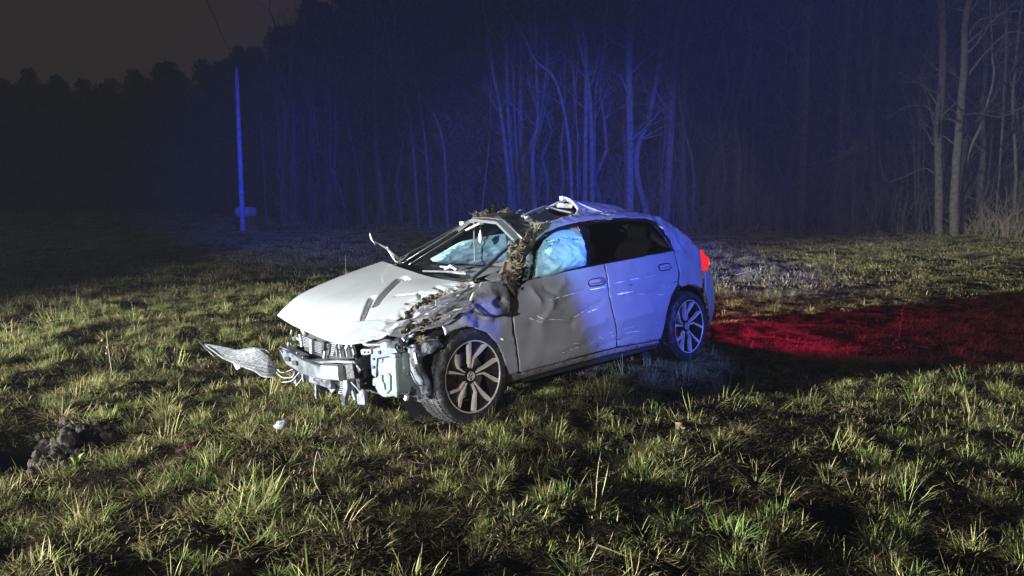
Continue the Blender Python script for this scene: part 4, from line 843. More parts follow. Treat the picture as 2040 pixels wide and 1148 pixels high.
# --- wheels
def wheel(cx, side, toe=0):
    w = link(bpy.data.objects.new('wheel', None), car); w.location = (cx, side * .70, .316); w.rotation_euler = (0, 0, toe); w.scale = (.955, 1, .955); w.empty_display_size = .1
    prof = [(.236, -.105), (.246, -.112), (.275, -.116), (.302, -.108), (.315, -.088), (.318, -.05), (.319, 0), (.318, .05), (.315, .088), (.302, .108), (.275, .116), (.246, .112), (.236, .105)]
    n = 64; v = []; f = []
    for k in range(n):
        a = 2 * PI * k / n
        for r, y in prof: v.append((r * math.cos(a), y, r * math.sin(a)))
    q = len(prof)
    for k in range(n):
        for j in range(q - 1): f.append((k * q + j, ((k + 1) % n) * q + j, ((k + 1) % n) * q + j + 1, k * q + j + 1))
    tyre = mk('tyre', v, f, 'tyre', w)
    tb = MB()
    for k in range(n):                                       # tread blocks
        a = 2 * PI * k / n
        for y in (-.075, -.03, .03, .075):
            t = Vector((-math.sin(a), 0, math.cos(a))) * .011; c = Vector((math.cos(a), 0, math.sin(a))); r0 = .317 if abs(y) < .05 else .314; o = Vector((0, y, 0)); e = Vector((0, .016, 0))
            tb.add([c * r0 - t - e + o, c * r0 + t - e + o, c * r0 + t + e + o, c * r0 - t + e + o, c * (r0 + .006) - t - e + o, c * (r0 + .006) + t - e + o, c * (r0 + .006) + t + e + o, c * (r0 + .006) - t + e + o], [(4, 5, 6, 7), (0, 1, 5, 4), (2, 3, 7, 6), (1, 2, 6, 5), (3, 0, 4, 7)])
    tb.build('tyre_tread', 'tyre', w, kind='stuff')
    s = side
    rb_ = MB(); pr = [(.236, .098), (.225, .06), (.205, -.02), (.20, -.09)]; v = []; f = []
    for k in range(48):
        a = 2 * PI * k / 48
        for r, y in pr: v.append((r * math.cos(a), s * y, r * math.sin(a)))
    for k in range(48):
        for j in range(3): f.append((k * 4 + j, k * 4 + j + 1, ((k + 1) % 48) * 4 + j + 1, ((k + 1) % 48) * 4 + j))
    rb_.add(v, f); rb_.build('rim_barrel', 'rimblack', w, True)
    lip = MB().tube([Vector((.2385 * math.cos(2 * PI * k / 64), s * .104, .2385 * math.sin(2 * PI * k / 64))) for k in range(65)], .0062, 6, False); lip.build('rim_lip', 'rim', w, True)
    off = math.radians(28 if cx > -1 else 20)
    def P(r, a, y): return Vector((r * math.cos(a), s * y, r * math.sin(a)))
    for k in range(5):
        a = off + k * 2 * PI / 5; d = math.radians
        sp = MB()
        for line, ws in (([(.052, a - d(9)), (.15, a - d(10)), (.236, a - d(12))], (.008, .016, .025)), ([(.052, a + d(9)), (.118, a + d(7)), (.236, a + d(25))], (.007, .011, .025))):
            pts = [P(r, q, .068 + .030 * (r / .236)) for r, q in line]; sp2 = []
            for i, p in enumerate(pts):
                t = (pts[min(i + 1, 2)] - pts[max(i - 1, 0)]); t.y = 0; t.normalize(); sd = Vector((-t.z, 0, t.x)); sp2.append((p - sd * ws[i] / 2, p + sd * ws[i] / 2))
            V = []; F = []
            for p, q in sp2: V += [p, q, q - Vector((0, s * .03, 0)), p - Vector((0, s * .03, 0))]
            for i in range(2):
                for j in range(4): F.append((i * 4 + j, i * 4 + (j + 1) % 4, i * 4 + 4 + (j + 1) % 4, i * 4 + 4 + j))
            F += [(3, 2, 1, 0), (8, 9, 10, 11)]; sp.add(V, F)
        sp.build('rim_spoke', 'rim', w)
        bk = MB().bar([P(.045, a, .045), P(.14, a + d(4), .055), P(.234, a + d(6), .07)], [.04, .05, .08], .016, (0, 1, 0)); bk.build('spoke_back', 'rimblack', w)
    hub = MB().tube([Vector((0, s * .02, 0)), Vector((0, s * .070, 0)), Vector((0, s * .080, 0))], [.062, .058, .030], 28); hub.build('hub', 'rimblack', w, False)
    em = MB().tube([Vector((.029 * math.cos(2 * PI * k / 28), s * .081, .029 * math.sin(2 * PI * k / 28))) for k in range(29)], .0026, 5, False)
    def stroke(pp): em.bar([Vector((x * -s, s * .081, z)) for x, z in pp], .005, .004, (0, 1, 0))
    stroke([(-.012, .025), (0, .003), (.012, .025)]); stroke([(-.022, .016), (-.011, -.023), (0, -.001), (.011, -.023), (.022, .016)])
    em.build('hub_emblem', 'rim', w)
    dk = MB().tube([Vector((0, s * .0, 0)), Vector((0, s * .02, 0))], .155, 40); dk.build('brake_disc', 'disc', w, False)
    c0 = math.radians(-160 if cx > -1 else 200); cal = []
    for k in range(9): q = math.radians(-28) + k * math.radians(7); cal.append((q))
    cm = MB(); V = []
    base = math.radians(-18) if side > 0 else math.radians(-18)
    for q in cal:
        for r, y in ((.105, .048), (.182, .048), (.182, -.02), (.105, -.02)): V.append(P(r, base + q, y))
    F = [(i * 4 + j, i * 4 + (j + 1) % 4, i * 4 + 4 + (j + 1) % 4, i * 4 + 4 + j) for i in range(8) for j in range(4)] + [(3, 2, 1, 0), (32, 33, 34, 35)]
    cm.add(V, F).build('brake_caliper', 'red', w, bevel=.006)
    return w
wheel(0, 1, math.radians(-2)); wheel(-2.55, 1); wheel(0, -1, math.radians(-2)); wheel(-2.55, -1)

# --- what the missing front bumper left bare
v, f, _ = patch([[(.36, -.60, .24), (.36, 0, .22), (.34, .6, .24)], [(.40, -.60, .40), (.40, 0, .40), (.36, .6, .42)], [(.33, -.60, .60), (.33, 0, .56), (.28, .6, .58)], [(-.2, -.60, .72), (-.2, 0, .70), (-.2, .6, .70)]], 24, 36, lambda p, u, w: Vector((1, 0, .3)) * (.05 * fnoise(p, 6, 60) - .06))
mk('engine_bay', v, face_up(v, f, (1, 0, .3)), 'dark', car)
rad_ = MB().box((.40, -.50, .40), (.425, .12, .575)).build('radiator', 'dark', car)
slat_me = None
def slats(parent, quad, n, tilt=0):                          # bright cooling fins between two edges, one mesh shared by all
    a, b, c_, d_ = quad
    for i in range(n):
        t = (i + .5) / n; p = a + (d_ - a) * t; q = b + (c_ - b) * t; l = (q - p).length
        global slat_me
        if slat_me is None:
            mb = MB().box((-.5, -.5, -.5), (.5, .5, .5)); slat_me = bpy.data.meshes.new('slat'); slat_me.from_pydata([tuple(x) for x in mb.v], [], mb.f); slat_me.materials.append(M['alu'])
        o = link(bpy.data.objects.new('slat', slat_me), parent); ex = (q - p).normalized(); ez = ((d_ - a) - ex * (d_ - a).dot(ex)).normalized(); ey = ez.cross(ex)
        R = Matrix((ex, ey, ez)).transposed().to_4x4(); h = (d_ - a).length / n * .42
        o.matrix_local = Matrix.Translation((p + q) / 2) @ R @ Matrix.Diagonal((l, .012, h, 1))
C4 = lambda u, v_: (560 + u / 6.377, 640 + v_ / 6.377)
def q4(*uv): return [X_(*C4(*p), .435) for p in uv]
slats(rad_, q4((252, 175), (370, 215), (362, 330), (265, 318)), 7)
slats(rad_, q4((420, 245), (528, 272), (520, 415), (412, 385)), 7)
slats(rad_, q4((565, 275), (605, 285), (600, 345), (570, 340)), 3)
slats(rad_, q4((650, 272), (712, 280), (668, 440), (612, 445)), 7)
for p, w_, mm in ((((235, 165), (262, 325)), .012, 'white'), (((388, 225), (392, 410)), .03, 'grey'), (((545, 260), (545, 370)), .03, 'black'), (((560, 380), (545, 470)), .02, 'grey'), (((620, 290), (600, 440)), .012, 'black'), (((735, 285), (765, 460)), .014, 'grey'), (((705, 345), (712, 450)), .014, 'steel'), (((825, 370), (845, 455)), .012, 'steel'), (((850, 300), (820, 350)), .02, 'grey')):
    MB().bar([X_(*C4(*q), .45) for q in p], w_, w_ * .7, (1, 0, 0)).build('radiator_bracket', mm, rad_)
for i in range(46):                                          # broken clips, stubs and looms in the opened nose
    u, v_ = random.choice([(random.uniform(720, 1010), random.uniform(290, 470)), (random.uniform(930, 1140), random.uniform(560, 900)), (random.uniform(1430, 1620), random.uniform(240, 420)), (random.uniform(60, 250), random.uniform(220, 330)), (random.uniform(280, 640), random.uniform(690, 800)), (random.uniform(1560, 1640), random.uniform(420, 900))])
    q = X_(*C4(u, v_), random.uniform(.38, .46)); d = Vector((random.gauss(0, .02), random.gauss(0, .03), random.gauss(0, .04)))
    if i % 3 == 0: MB().tube([q, q + d * .6 + Vector((.02, 0, 0)), q + d * 1.6], .005, 5).build('broken_loom', random.choice(['grey', 'black', 'dark']), car, True)
    else: MB().bar([q, q + d], random.uniform(.008, .03), random.uniform(.006, .02)).build('broken_clip', random.choice(['grey', 'black', 'steel', 'black', 'liner']), car)
MB().tube([X_(*C4(275, 110), .50), X_(*C4(300, 130), .50), X_(*C4(318, 185), .50)], [.02, .024, .02], 8).build('bonnet_latch', 'steel', car, True)
MB().bar([X_(*C4(140, 110), .42), X_(*C4(128, 165), .42)], .012, .012, (1, 0, 0)).bar([X_(*C4(100, 265), .44), X_(*C4(92, 325), .44)], .014, .014, (1, 0, 0)).bar([X_(*C4(190, 205), .44), X_(*C4(240, 230), .44)], .02, .02, (1, 0, 0)).build('lamp_bracket', 'grey', car)
# bumper beam, broken and bent
bb = MB()
bb.bar([X_(*C4(20, 420), .47), X_(*C4(150, 480), .52), X_(*C4(300, 575), .56), X_(*C4(470, 630), .58), X_(*C4(660, 665), .58)], .05, [.10, .10, .10, .085, .09], (0, 0, 1))
beam_o = bb.build('bumper_beam', 'steel', car, bevel=.008)
MB().bar([X_(*C4(40, 350), .45), X_(*C4(170, 410), .48), X_(*C4(300, 475), .50)], .07, .05).build('beam_top', 'steel', beam_o, bevel=.006)
MB().bar([X_(*C4(390, 500), .49), X_(*C4(560, 515), .51), X_(*C4(760, 505), .52), X_(*C4(930, 525), .51)], [.10, .09, .06, .03], .02).build('beam_top', 'steel', beam_o, bevel=.006)
MB().bar([X_(*C4(545, 640), .60), X_(*C4(760, 655), .60)], .05, .095).build('beam_end', 'alu', beam_o, bevel=.006)
MB().bar([X_(*C4(760, 650), .57), X_(*C4(955, 625), .52)], .06, .10).build('crash_box', 'black', beam_o, bevel=.006)
for u, v_ in ((480, 625), (120, 480), (215, 530)):
    p = X_(*C4(u, v_), .565 if u > 300 else (.535 if u < 150 else .56)); MB().box(tuple(p + Vector((.02, -.03, -.012))), tuple(p + Vector((.03, .03, .016)))).build('beam_slot', 'dark', beam_o)
for u, v_ in ((215, 400), (290, 455), (80, 400), (150, 440), (390, 600)):
    p = X_(*C4(u, v_), .55); MB().tube([p, p + Vector((.012, 0, 0))], .007, 8).build('bolt', 'alu', beam_o)
MB().bar([X_(*C4(380, 690), .50), X_(*C4(560, 740), .52), X_(*C4(660, 780), .52)], .04, .09).build('lower_beam', 'liner', car, bevel=.006)
MB().bar([X_(*C4(420, 740), .54), X_(*C4(525, 745), .54)], .02, .02).bar([X_(*C4(560, 740), .53), X_(*C4(680, 890), .50)], .03, .04).build('lower_crossmember', 'liner', car, bevel=.004)
ic = MB().box((.44, .02, .20), (.46, .22, .36)).build('intercooler', 'dark', car)
slats(ic, [X_(*C4(*p), .475) for p in ((690, 735), (800, 735), (800, 930), (740, 930))], 8)
slats(ic, [X_(*C4(*p), .475) for p in ((660, 770), (700, 800), (760, 920), (720, 900))], 4)
MB().bar([X_(*C4(830, 715), .50), X_(*C4(835, 850), .51), X_(*C4(810, 960), .50), X_(*C4(815, 1060), .49)], [.05, .05, .04, .035], .03, (1, 0, 0)).build('radiator_support', 'liner', car, bevel=.005)
MB().bar([X_(*C4(905, 720), .47), X_(*C4(905, 860), .48), X_(*C4(950, 1000), .48)], .022, .02, (1, 0, 0)).bar([X_(*C4(890, 770), .5), X_(*C4(1020, 910), .5)], .008, .008).build('support_strut', 'steel', car)
MB().tube([X_(*C4(1045, 870), .5), X_(*C4(1045, 905), .5), X_(*C4(1040, 945), .5)], [.014, .024, .03], 12).build('horn', 'grey', car, True)
MB().bar([X_(*C4(985, 985), .5), X_(*C4(1080, 995), .5)], .03, .07).build('horn_bracket', 'steel', car, bevel=.006)
MB().bar([X_(*C4(1010, 470), .46), X_(*C4(1120, 600), .44)], .04, .16, (1, 0, 0)).bar([X_(*C4(960, 560), .44), X_(*C4(1040, 740), .42)], .12, .04, (1, 0, 0)).build('duct', 'black', car, bevel=.01)
MB().prism([X_(*C4(*p), .47) for p in ((1005, 370), (1030, 355), (1140, 360), (1140, 420), (1060, 435), (1015, 425))], (-.02, 0, 0)).build('lamp_mount', 'grey', car, bevel=.004)
for u in (1065, 1110): MB().tube([X_(*C4(u, 395), .474), X_(*C4(u, 395), .462)], .008, 8).build('mount_hole', 'dark', car)
MB().prism([X_(*C4(*p), .455) for p in ((1140, 360), (1290, 320), (1440, 345), (1480, 420), (1300, 460), (1215, 475), (1205, 640), (1200, 720), (1150, 680), (1135, 500))], (-.02, 0, 0)).build('headlamp_bracket', 'bracket', car, bevel=.004)
for u, v_, r in ((1255, 395, .012), (1180, 585, .010), (1180, 480, .008)):
    p = X_(*C4(u, v_), .458); MB().tube([p, p + Vector((.006, 0, 0))], r, 10).build('bracket_hole', 'dark', car)
# washer reservoir, two moulded halves with a finger recess and filler neck
def tankm(o, xf, dep, nm='washer_tank', par=None, bev=.018): return MB().prism([X_(*C4(*p), xf) for p in o], (-dep, 0, 0)).build(nm, 'tank', par or car, bevel=bev)
wt = tankm([(1225, 480), (1350, 460), (1450, 440), (1450, 600), (1470, 940), (1400, 965), (1290, 975), (1225, 930), (1190, 860), (1205, 740), (1225, 690), (1215, 600)], .52, .16)
tankm([(1455, 420), (1540, 405), (1560, 600), (1545, 720), (1490, 850), (1472, 940), (1452, 600)], .47, .10, 'tank_side', wt, .012)
tankm([(1210, 720), (1240, 680), (1275, 690), (1275, 760), (1300, 800), (1310, 870), (1330, 880), (1345, 830), (1350, 690), (1330, 670), (1350, 660), (1380, 700), (1380, 880), (1330, 930), (1230, 900), (1195, 850)], .535, .02, 'tank_rib', wt, .006)
tankm([(1345, 440), (1370, 412), (1440, 420), (1450, 470), (1420, 475)], .53, .05, 'tank_neck', wt, .008)
tankm([(1230, 485), (1275, 480), (1285, 520), (1255, 540)], .53, .03, 'tank_lug', wt, .006)
tankm([(1160, 730), (1205, 715), (1215, 760), (1190, 830), (1160, 820)], .51, .03, 'tank_lug', wt, .006)
MB().tube([X_(*C4(1460, 920), .50), X_(*C4(1480, 945), .51)], .014, 10).build('tank_outlet', 'tank', wt, True)
# coolant hose under the bonnet edge
MB().tube([cr1([X_(*C4(*p), .42) for p in ((1080, 250), (1150, 262), (1250, 255), (1340, 270), (1395, 320), (1420, 400))], k / 24) for k in range(25)], [.030 + (.004 if k % 3 == 0 else 0) for k in range(25)], 12).build('coolant_hose', 'rubber', car, True)
MB().bar([X_(*C4(1290, 310), .45), X_(*C4(1360, 300), .45)], .03, .04).build('hose_clip', 'white', car, bevel=.004)
for pp, mm in ((((1470, 270), (1500, 320), (1490, 400)), 'bracket'), (((1520, 330), (1535, 400), (1525, 450)), 'grey'), (((1420, 250), (1450, 230), (1530, 240), (1545, 290)), 'steel'), (((1590, 290), (1620, 200), (1700, 170)), 'bracket')):
    MB().tube([X_(*C4(*p), .36) for p in pp], .014, 6).build('wing_bracket', mm, car, True)
# wheel-arch liner hanging in front of the tyre
al = [[S(*C4(1620, 330), -.05), S(*C4(1690, 290), .0), S(*C4(1800, 300), .0)], [S(*C4(1640, 480), -.05), S(*C4(1720, 480), .02), S(*C4(1790, 500), .0)], [S(*C4(1650, 640), -.05), S(*C4(1740, 640), .02), S(*C4(1820, 640), .0)], [S(*C4(1720, 820), -.05), S(*C4(1800, 790), .02), S(*C4(1880, 760), .0)], [S(*C4(1740, 1000), -.06), S(*C4(1830, 970), .0), S(*C4(1915, 920), -.01)]]
v, f, uv = patch(al, 40, 20, lambda p, u, w: Vector((0, 1, 0)) * (.012 * fnoise(p, 9, 70) + .012 * math.sin(w * 9) * (u > .1)))
ali = mk('arch_liner', v, f, 'liner', car, thick=.006)
MB().tube([S(*C4(u, v_), .03) for u, v_ in ((1650, 650), (1700, 760), (1750, 820), (1800, 820), (1800, 760), (1740, 660), (1690, 590))], .006, 5).build('liner_bead', 'liner', ali, True)
MB().bar([S(*C4(1690, 400), .02), S(*C4(1720, 540), .03)], .02, .012).build('liner_tab', 'white', ali)
MB().tube([X_(*C4(1580, 690), .42), X_(*C4(1610, 780), .42), X_(*C4(1600, 870), .43)], .006, 5).tube([X_(*C4(1605, 760), .42), X_(*C4(1625, 900), .42), X_(*C4(1590, 980), .44)], .007, 5).build('loose_cable', 'grey', car, True)
MB().bar([X_(*C4(1600, 950), .44), X_(*C4(1585, 1000), .44)], .02, .02).build('cable_plug', 'white', car)
# torn lower grille hanging off the right corner on its cables
C1 = lambda u, v_: (380 + u / 3.0909, 600 + v_ / 3.0909)
gr_rows = [[X_(*C1(75, 258), .62), X_(*C1(180, 282), .62), X_(*C1(290, 300), .62), X_(*C1(400, 290), .62), X_(*C1(470, 330), .60), X_(*C1(520, 385), .58)],
           [X_(*C1(90, 268), .64), X_(*C1(180, 320), .66), X_(*C1(280, 355), .68), X_(*C1(380, 370), .68), X_(*C1(460, 400), .66), X_(*C1(525, 440), .62)],
           [X_(*C1(110, 285), .66), X_(*C1(190, 345), .70), X_(*C1(290, 395), .73), X_(*C1(390, 430), .74), X_(*C1(450, 465), .72), X_(*C1(520, 470), .66)]]
v, f, uv = patch(gr_rows, 26, 70, lambda p, u, w: Vector((.4, 0, 1)) * (.010 * fnoise(p, 5, 80)))
gsh = mk('torn_grille', v, face_up(v, f, (1, 0, 1)), 'grille', car, True, None, .008, 'torn lower bumper grille hanging out over the grass by cables')
gb = MB()
for i in range(17):
    r = []
    for k in range(41):
        p = cr1([cr1(q, k / 40) for q in gr_rows], (i + .5) / 17 + .012 * math.sin(k * .5 + i * 2.1)); r.append(p + Vector((.4, 0, 1)).normalized() * (.006 + .010 * fnoise(p, 5, 80)))
    gb.tube(r[int(random.random() * 4): 41 - int(random.random() * 5)], .0017, 4)
gb.build('grille_bars', 'grille', gsh, kind='stuff')
MB().tube([X_(*C1(55, 250), .62), X_(*C1(95, 290), .64), X_(*C1(150, 345), .68)], [.008, .012, .006], 6).build('grille_edge', 'black', gsh, True)
MB().tube([X_(*C1(400, 290), .62), X_(*C1(460, 298), .60), X_(*C1(490, 320), .60)], .008, 6).build('grille_edge', 'black', gsh, True)
cb = MB()
for pp in (((515, 400), (560, 440), (630, 420)), ((520, 430), (560, 468), (620, 470), (640, 440)), ((560, 500), (620, 490), (680, 425)), ((680, 425), (688, 470), (650, 520)), ((510, 395), (535, 420), (555, 425))):
    cb.tube([cr1([X_(*C1(*p), .56) for p in pp], k / 10) for k in range(11)], .0036, 5)
cb.build('loose_cable', 'rubber', car, True)
MB().bar([X_(*C1(640, 425), .55), X_(*C1(650, 510), .53)], .04, .02, (1, 0, 0)).bar([X_(*C1(690, 435), .53), X_(*C1(700, 500), .52)], .02, .02, (1, 0, 0)).build('bumper_bracket', 'liner', car)
MB().prism([X_(*C1(*p), .70) for p in ((262, 385), (290, 392), (302, 410), (285, 425), (272, 405))], (-.02, 0, 0)).build('grille_clip', 'white', gsh)
# ================================================================== TURF ON THE WRECK, THINGS IN THE GRASS
def on_ground(px, py):
    o, d = ray(px, py); t = -o.z / d.z
    for _ in range(12): p = o + d * t; t = t + (gz(p.x, p.y) - p.z) / d.z * .8
    return o + d * t
def lump(v, f, c, r, seed, sq=(1, 1, 1)):
    bm = bmesh.new(); bmesh.ops.create_icosphere(bm, subdivisions=3, radius=1); k = len(v)
    for q in bm.verts:
        n = q.co.normalized(); s = r * (1 + .38 * fnoise(n, 1.6, seed) + .22 * fnoise(n, 4, seed + 1) + .16 * fnoise(n, 9, seed + 2)); v.append(c + Vector((n.x * s * sq[0], n.y * s * sq[1], n.z * s * sq[2])))
    for t in bm.faces: f.append(tuple(q.index + k for q in t.verts))
    bm.free()
def straws(parent, pts, n, ln, spread, m='straw', up=(0, .3, .6)):
    b = MB()
    for _ in range(n):
        p = random.choice(pts) + Vector((random.gauss(0, spread), random.gauss(0, spread), random.gauss(0, spread * .5)))
        d = (Vector((random.gauss(0, 1), random.gauss(0, 1), random.gauss(0, .7))) + Vector(up)).normalized(); l = ln * random.uniform(.4, 1.2); e = Vector((random.gauss(0, .3), random.gauss(0, .3), random.gauss(-.2, .3))) * l; w = random.uniform(.0009, .0020); s = d.orthogonal().normalized() * w
        b.add([p - s, p + s, p + d * l * .5 + s, p + d * l * .5 - s, p + d * l + e], [(0, 1, 2, 3), (3, 2, 4)])
    return b.build('straw', m, parent, kind='stuff')
def turf(label, pts, r, nl, ns, ln=.08, up=(0, .3, .6), seed=0):
    P = [Vector(p) for p in pts]; c = sum(P, Vector()) / len(P); root = link(bpy.data.objects.new('turf_clump', None)); root.location = c2w(c); root.rotation_euler = CE; tag(root, label, 'turf', 'turf stuck on the wreck')
    v, f = [], []
    for i in range(nl):
        t = i / max(1, nl - 1); p = cr1(P, t) if len(P) > 1 else P[0]; lump(v, f, p - c + Vector((random.gauss(0, r * .5), random.gauss(0, r * .4), random.gauss(0, r * .25))), r * random.choice([.3, .45, .6, .95]), seed + i, (1.1, .6, .9))
    mk('soil', v, f, 'soil', root)
    straws(root, [cr1(P, k / 20) - c if len(P) > 1 else P[0] - c for k in range(21)], int(ns * .9), ln, r * .9, up=up)
turf('slab of dark soil and straw on the front edge of the crushed roof', [Y_(952, 429, -.38), Y_(975, 424, -.30), Y_(1000, 422, -.2), Y_(1022, 424, -.05), Y_(1040, 430, .05)], .035, 22, 34, .06, seed=200)
turf('straw tuft on the left tip of the crushed roof edge', [Y_(947, 430, -.36), Y_(955, 427, -.36)], .014, 4, 34, .07, seed=240)
turf('crust of soil down the upper half of the left front pillar', [Y_(1078, 455, .64), Y_(1062, 463, .66), Y_(1050, 475, .68), Y_(1038, 492, .70)], .026, 18, 46, .06, (0, .5, .4), seed=260)
turf('straw burst halfway down the left front pillar', [S(1022, 497, .03), S(1030, 490, .03)], .028, 6, 80, .055, (.3, .8, .3), seed=280)
turf('pale earth patch below the straw burst on the left front pillar', [S(1030, 505, .02), S(1018, 516, .02), S(1024, 525, .02)], .026, 8, 24, .05, (.2, .8, .2), seed=300)
turf('low straw burst at the foot of the left front pillar', [S(1022, 533, .04), S(1030, 528, .04)], .028, 6, 90, .055, (.3, .8, .2), seed=320)
turf('dark clods between the wing mirror and the left front window', [S(1032, 545, .02), S(1022, 560, .02), S(1028, 575, .02), S(1015, 570, .02)], .034, 14, 26, .06, (.1, .7, .2), seed=340)
turf('tuft at the front end of the left roof rail above the window', [Y_(1062, 454, .62), Y_(1074, 450, .60), Y_(1090, 446, .58)], .016, 9, 46, .07, (.1, .4, .6), seed=360)
turf('long streak of turf ploughed up along the left edge of the bonnet', [hood_guess(778, 655) + Vector((0, 0, .01)), hood_guess(800, 640) + Vector((0, 0, .01)), hood_guess(825, 620) + Vector((0, 0, .02)), hood_guess(850, 606) + Vector((0, 0, .02)), hood_guess(868, 600) + Vector((0, 0, .02))], .026, 30, 80, .08, (-.6, .2, .3), seed=380)
turf('thin straw smear behind the ploughed turf on the bonnet', [hood_guess(820, 618) + Vector((0, 0, .015)), hood_guess(870, 590) + Vector((0, 0, .015)), hood_guess(920, 575) + Vector((0, 0, .015))], .008, 12, 50, .08, (-1, .1, .1), seed=420)
turf('turf caught in the torn left wing above the tyre', [S(800, 660, .05), S(838, 648, .05), S(872, 634, .05)], .022, 16, 90, .09, (-.4, .4, .3), seed=450)
turf('straw wisp hanging over the arch liner', [S(832, 672, .05), S(845, 682, .05)], .008, 4, 44, .09, (.4, .5, 0), seed=470)
turf('straw lodged at the left end of the wiper cowl', [Y_(935, 563, .66), Y_(950, 561, .70)], .008, 4, 30, .07, (0, .3, .5), seed=480)
turf('straw lodged at the foot of the bent wiper arm', [Y_(795, 523, -.6), Y_(806, 517, -.58)], .006, 3, 30, .06, (0, .2, .8), seed=490)
# pale pendant hanging from the screen header
pe = link(bpy.data.objects.new('hanging_pendant', None)); pc = Y_(957, 472, -.28); pe.location = c2w(pc); tag(pe, 'small white drop shaped pendant hanging in the open windscreen', 'pendant')
MB().tube([(0, 0, .055), (0, 0, .03), (0, 0, 0), (0, 0, -.03), (0, 0, -.05)], [.004, .010, .019, .016, .004], 10).build('pendant_drop', 'white', pe, True)
MB().tube([(0, 0, .055), (0, -.002, .10)], .0015, 4).build('cord', 'grey', pe)
# upturned earth at the left
def clod(px, py, r, label, seed, dz=0):
    p = on_ground(px, py); root = link(bpy.data.objects.new('earth_clod', None)); root.location = p; tag(root, label, 'earth clod', 'clods of earth by the hole'); v, f = [], []
    for i in range(26): lump(v, f, Vector((random.gauss(0, r * .75), random.gauss(0, r * .6), abs(random.gauss(r * .25, r * .35)))), r * random.choice([.14, .18, .25, .3, .5]), seed + i)
    mk('soil', v, f, 'soil', root); straws(root, [Vector((0, 0, r * .6))], 14, .07, r * .5)
clod(132, 895, .11, 'largest crumbly clod of dark earth at the edge of the hole', 600, .0)
clod(165, 870, .08, 'clod of dark earth right of the largest clod', 620)
clod(110, 930, .075, 'clod of dark earth in front of the largest clod', 640)
clod(140, 850, .05, 'clod of dark earth behind the largest clod', 660)
def small(name, label, cat, px, py, builder, m, group=None, dz=.03):
    p = on_ground(px, py) + Vector((0, 0, dz)); b = MB(); builder(b); o = b.build(name, m, None, True); o.location = p; o.rotation_euler = (random.gauss(0, .3), random.gauss(0, .3), random.random() * 6); tag(o, label, cat, group)
    return o
def stone_b(r, seed, sq=(1.1, .8, .75)):
    def f_(b):
        v, f = [], []; lump(v, f, Vector((0, 0, 0)), 1.0, seed, (1, 1, 1)); b.add([Vector((q.normalized().x * sq[0], q.normalized().y * sq[1], q.normalized().z * sq[2])) * r * (1 + .7 * (q.length - 1)) for q in v], f)
    return f_
small('pale_stone', 'pale rounded lump like a stone in the grass below the washer tank', 'stone', 560, 858, stone_b(.040, 700), 'stone', dz=.035)
small('dark_red_fragment', 'dark red plastic fragment half hidden in the grass right of the hole', 'debris', 378, 896, lambda b: b.bar([(-.08, 0, 0), (0, .01, .012), (.08, 0, 0)], .035, .012), 'maroon', dz=.02)
def debris_b(b):
    for _ in range(6): c = Vector((random.gauss(0, .07), random.gauss(0, .05), random.random() * .05)); b.bar([c, c + Vector((random.gauss(0, .06), random.gauss(0, .06), random.gauss(.01, .02)))], random.uniform(.03, .07), random.uniform(.01, .03))
small('black_debris', 'black broken plastic lying in the grass right of the shadow, left piece', 'debris', 1806, 706, debris_b, 'debris', 'broken black plastic on the right', .08)
small('black_debris', 'black jagged plastic piece right beside the other black debris', 'debris', 1838, 710, debris_b, 'debris', 'broken black plastic on the right', .08)
def leaf_b(r):
    def f_(b):
        n = 10; V = [Vector((0, 0, .012))]
        for k in range(n): a = 2 * PI * k / n; q = r * (1 if k % 2 == 0 else .62) * random.uniform(.8, 1.1); V.append(Vector((q * math.cos(a) * 1.2, q * math.sin(a), random.gauss(.0, r * .3))))
        b.add(V, [(0, 1 + k, 1 + (k + 1) % n) for k in range(n)]); b.tube([(r * .9, 0, 0), (r * 1.8, .01, .01)], .002, 3)
    return f_
LF = [(1568, 748, .05, 'curled pale brown leaf right of the rear wheel, the nearer of two', 'leaf'), (1543, 730, .035, 'small brown leaf just behind the curled pale leaf', 'leaf'), (1606, 510, .07, 'yellow leaf on a stalk in the lit grass behind the car', 'leaf'), (1551, 502, .05, 'small yellow leaf left of the leaf on a stalk', 'leaf'),
      (1462, 572, .08, 'large pinkish leaf behind the tail lamp', 'leaf'), (1529, 565, .06, 'russet red leaf in the grass behind the car', 'redleaf'), (1678, 622, .05, 'bright leaf lying in the red lit shadow', 'leaf'), (1640, 570, .06, 'russet leaf at the upper edge of the red shadow', 'redleaf'),
      (60, 585, .07, 'pale leaf far out in the left field', 'leaf'), (348, 578, .06, 'pale leaf in the left field above the torn grille', 'leaf'), (167, 630, .06, 'pale upright leaf in the left field', 'leaf'), (204, 678, .04, 'small white leaf beside the dry weed on the left', 'leaf'), (1353, 862, .035, 'tan leaf in the dark grass in front of the car', 'leaf'), (1900, 455, .12, 'pale leaf at the foot of the thick pair of trunks', 'leaf'), (795, 1040, .02, 'small pale leaf low in the front grass', 'leaf')]
for px, py, r, lb, mm in LF: small('fallen_leaf', lb, 'leaf', px, py, leaf_b(r), mm, 'fallen leaves in the meadow', .035)
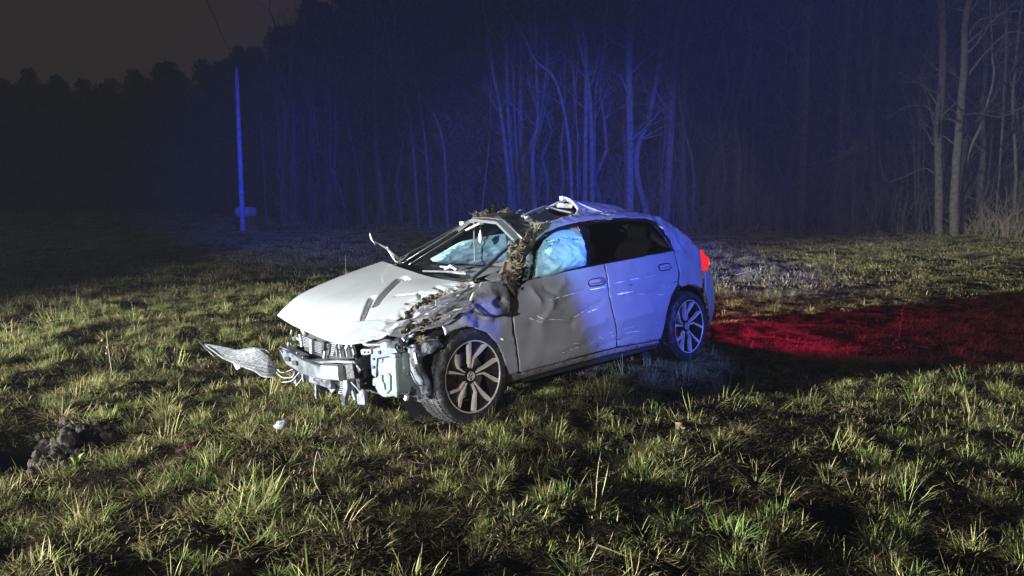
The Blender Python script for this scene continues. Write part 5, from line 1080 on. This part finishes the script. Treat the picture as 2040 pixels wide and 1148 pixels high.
def stalk(pix, label, w=.0035, heads=0, m='straw', dz=0):
    b0 = on_ground(*pix[0]); Y = b0.y; P = [W_(px, py, Y + .02 * i) for i, (px, py) in enumerate(pix)]; P[0] = b0
    root = link(bpy.data.objects.new('weed_stalk', None)); root.location = b0; tag(root, label, 'weed stalk', 'dry stalks in the meadow')
    Q = [cr1([p - b0 for p in P], k / (6 * (len(P) - 1))) for k in range(6 * (len(P) - 1) + 1)] if len(P) > 2 and heads >= 0 else [p - b0 for p in P]
    MB().tube(Q, [w * (1 - .5 * k / len(Q)) for k in range(len(Q))], 5).build('stem', m, root, True)
    if heads > 0:
        v, f = [], []
        for k in range(heads): lump(v, f, Q[int(len(Q) * (.45 + .5 * k / heads))] + Vector((random.gauss(0, .015), 0, .01)), .010, 800 + k)
        mk('seed_head', v, f, m, root)
stalk([(1790, 690), (1793, 660), (1797, 636), (1800, 612)], 'dry weed stalk with seed heads before the red lit shadow', .005, 5)
stalk([(224, 748), (219, 715), (215, 690), (212, 660)], 'reddish dry weed stalk with a seed head in the left field', .005, 3)
stalk([(1175, 1120), (1191, 1086), (1250, 1108), (1322, 1137)], 'long straw bent at a sharp angle low in the front grass', .0035, -1)
stalk([(1465, 548), (1503, 539), (1522, 550)], 'bent pale straw behind the tail lamp', .007, -1)
stalk([(1940, 536), (1994, 526), (1995, 533)], 'long pale straw above the red shadow at the right', .007, -1)
stalk([(690, 565), (689, 540), (688, 508)], 'upright thin stalk left of the bonnet', .006, 1)
stalk([(1660, 545), (1664, 520), (1662, 495)], 'upright thin stalk in the lit grass behind the car', .008, 2)
stalk([(1520, 735), (1526, 705), (1524, 690)], 'short thin stalk right of the rear wheel', .004, 0)
stalk([(1960, 640), (1985, 615), (2010, 604), (2022, 606)], 'arching weed stalk at the right edge above the lit grass', .004, 2)
stalk([(640, 985), (625, 950), (632, 900), (640, 920)], 'arched straw left of centre in the front grass', .003, 0)
# small rosette of green leaves by the hole
p = on_ground(152, 935); ro = link(bpy.data.objects.new('leafy_weed', None)); ro.location = p; tag(ro, 'small leafy green weed in front of the clods by the hole', 'weed')
M['weed'] = mat('weed_leaf', (.13, .20, .04), .5)
for k in range(9):
    a = k * 2.4; r = .03 + .03 * random.random(); d = Vector((math.cos(a), math.sin(a), 0)); s = Vector((-math.sin(a), math.cos(a), 0)); h = .04 + .04 * random.random()
    mk('leaf', [Vector((0, 0, .01)), d * r * .5 + s * .011 + Vector((0, 0, h)), d * r + Vector((0, 0, h * 1.1)), d * r * .5 - s * .011 + Vector((0, 0, h))], [(0, 1, 2, 3)], 'weed', ro)
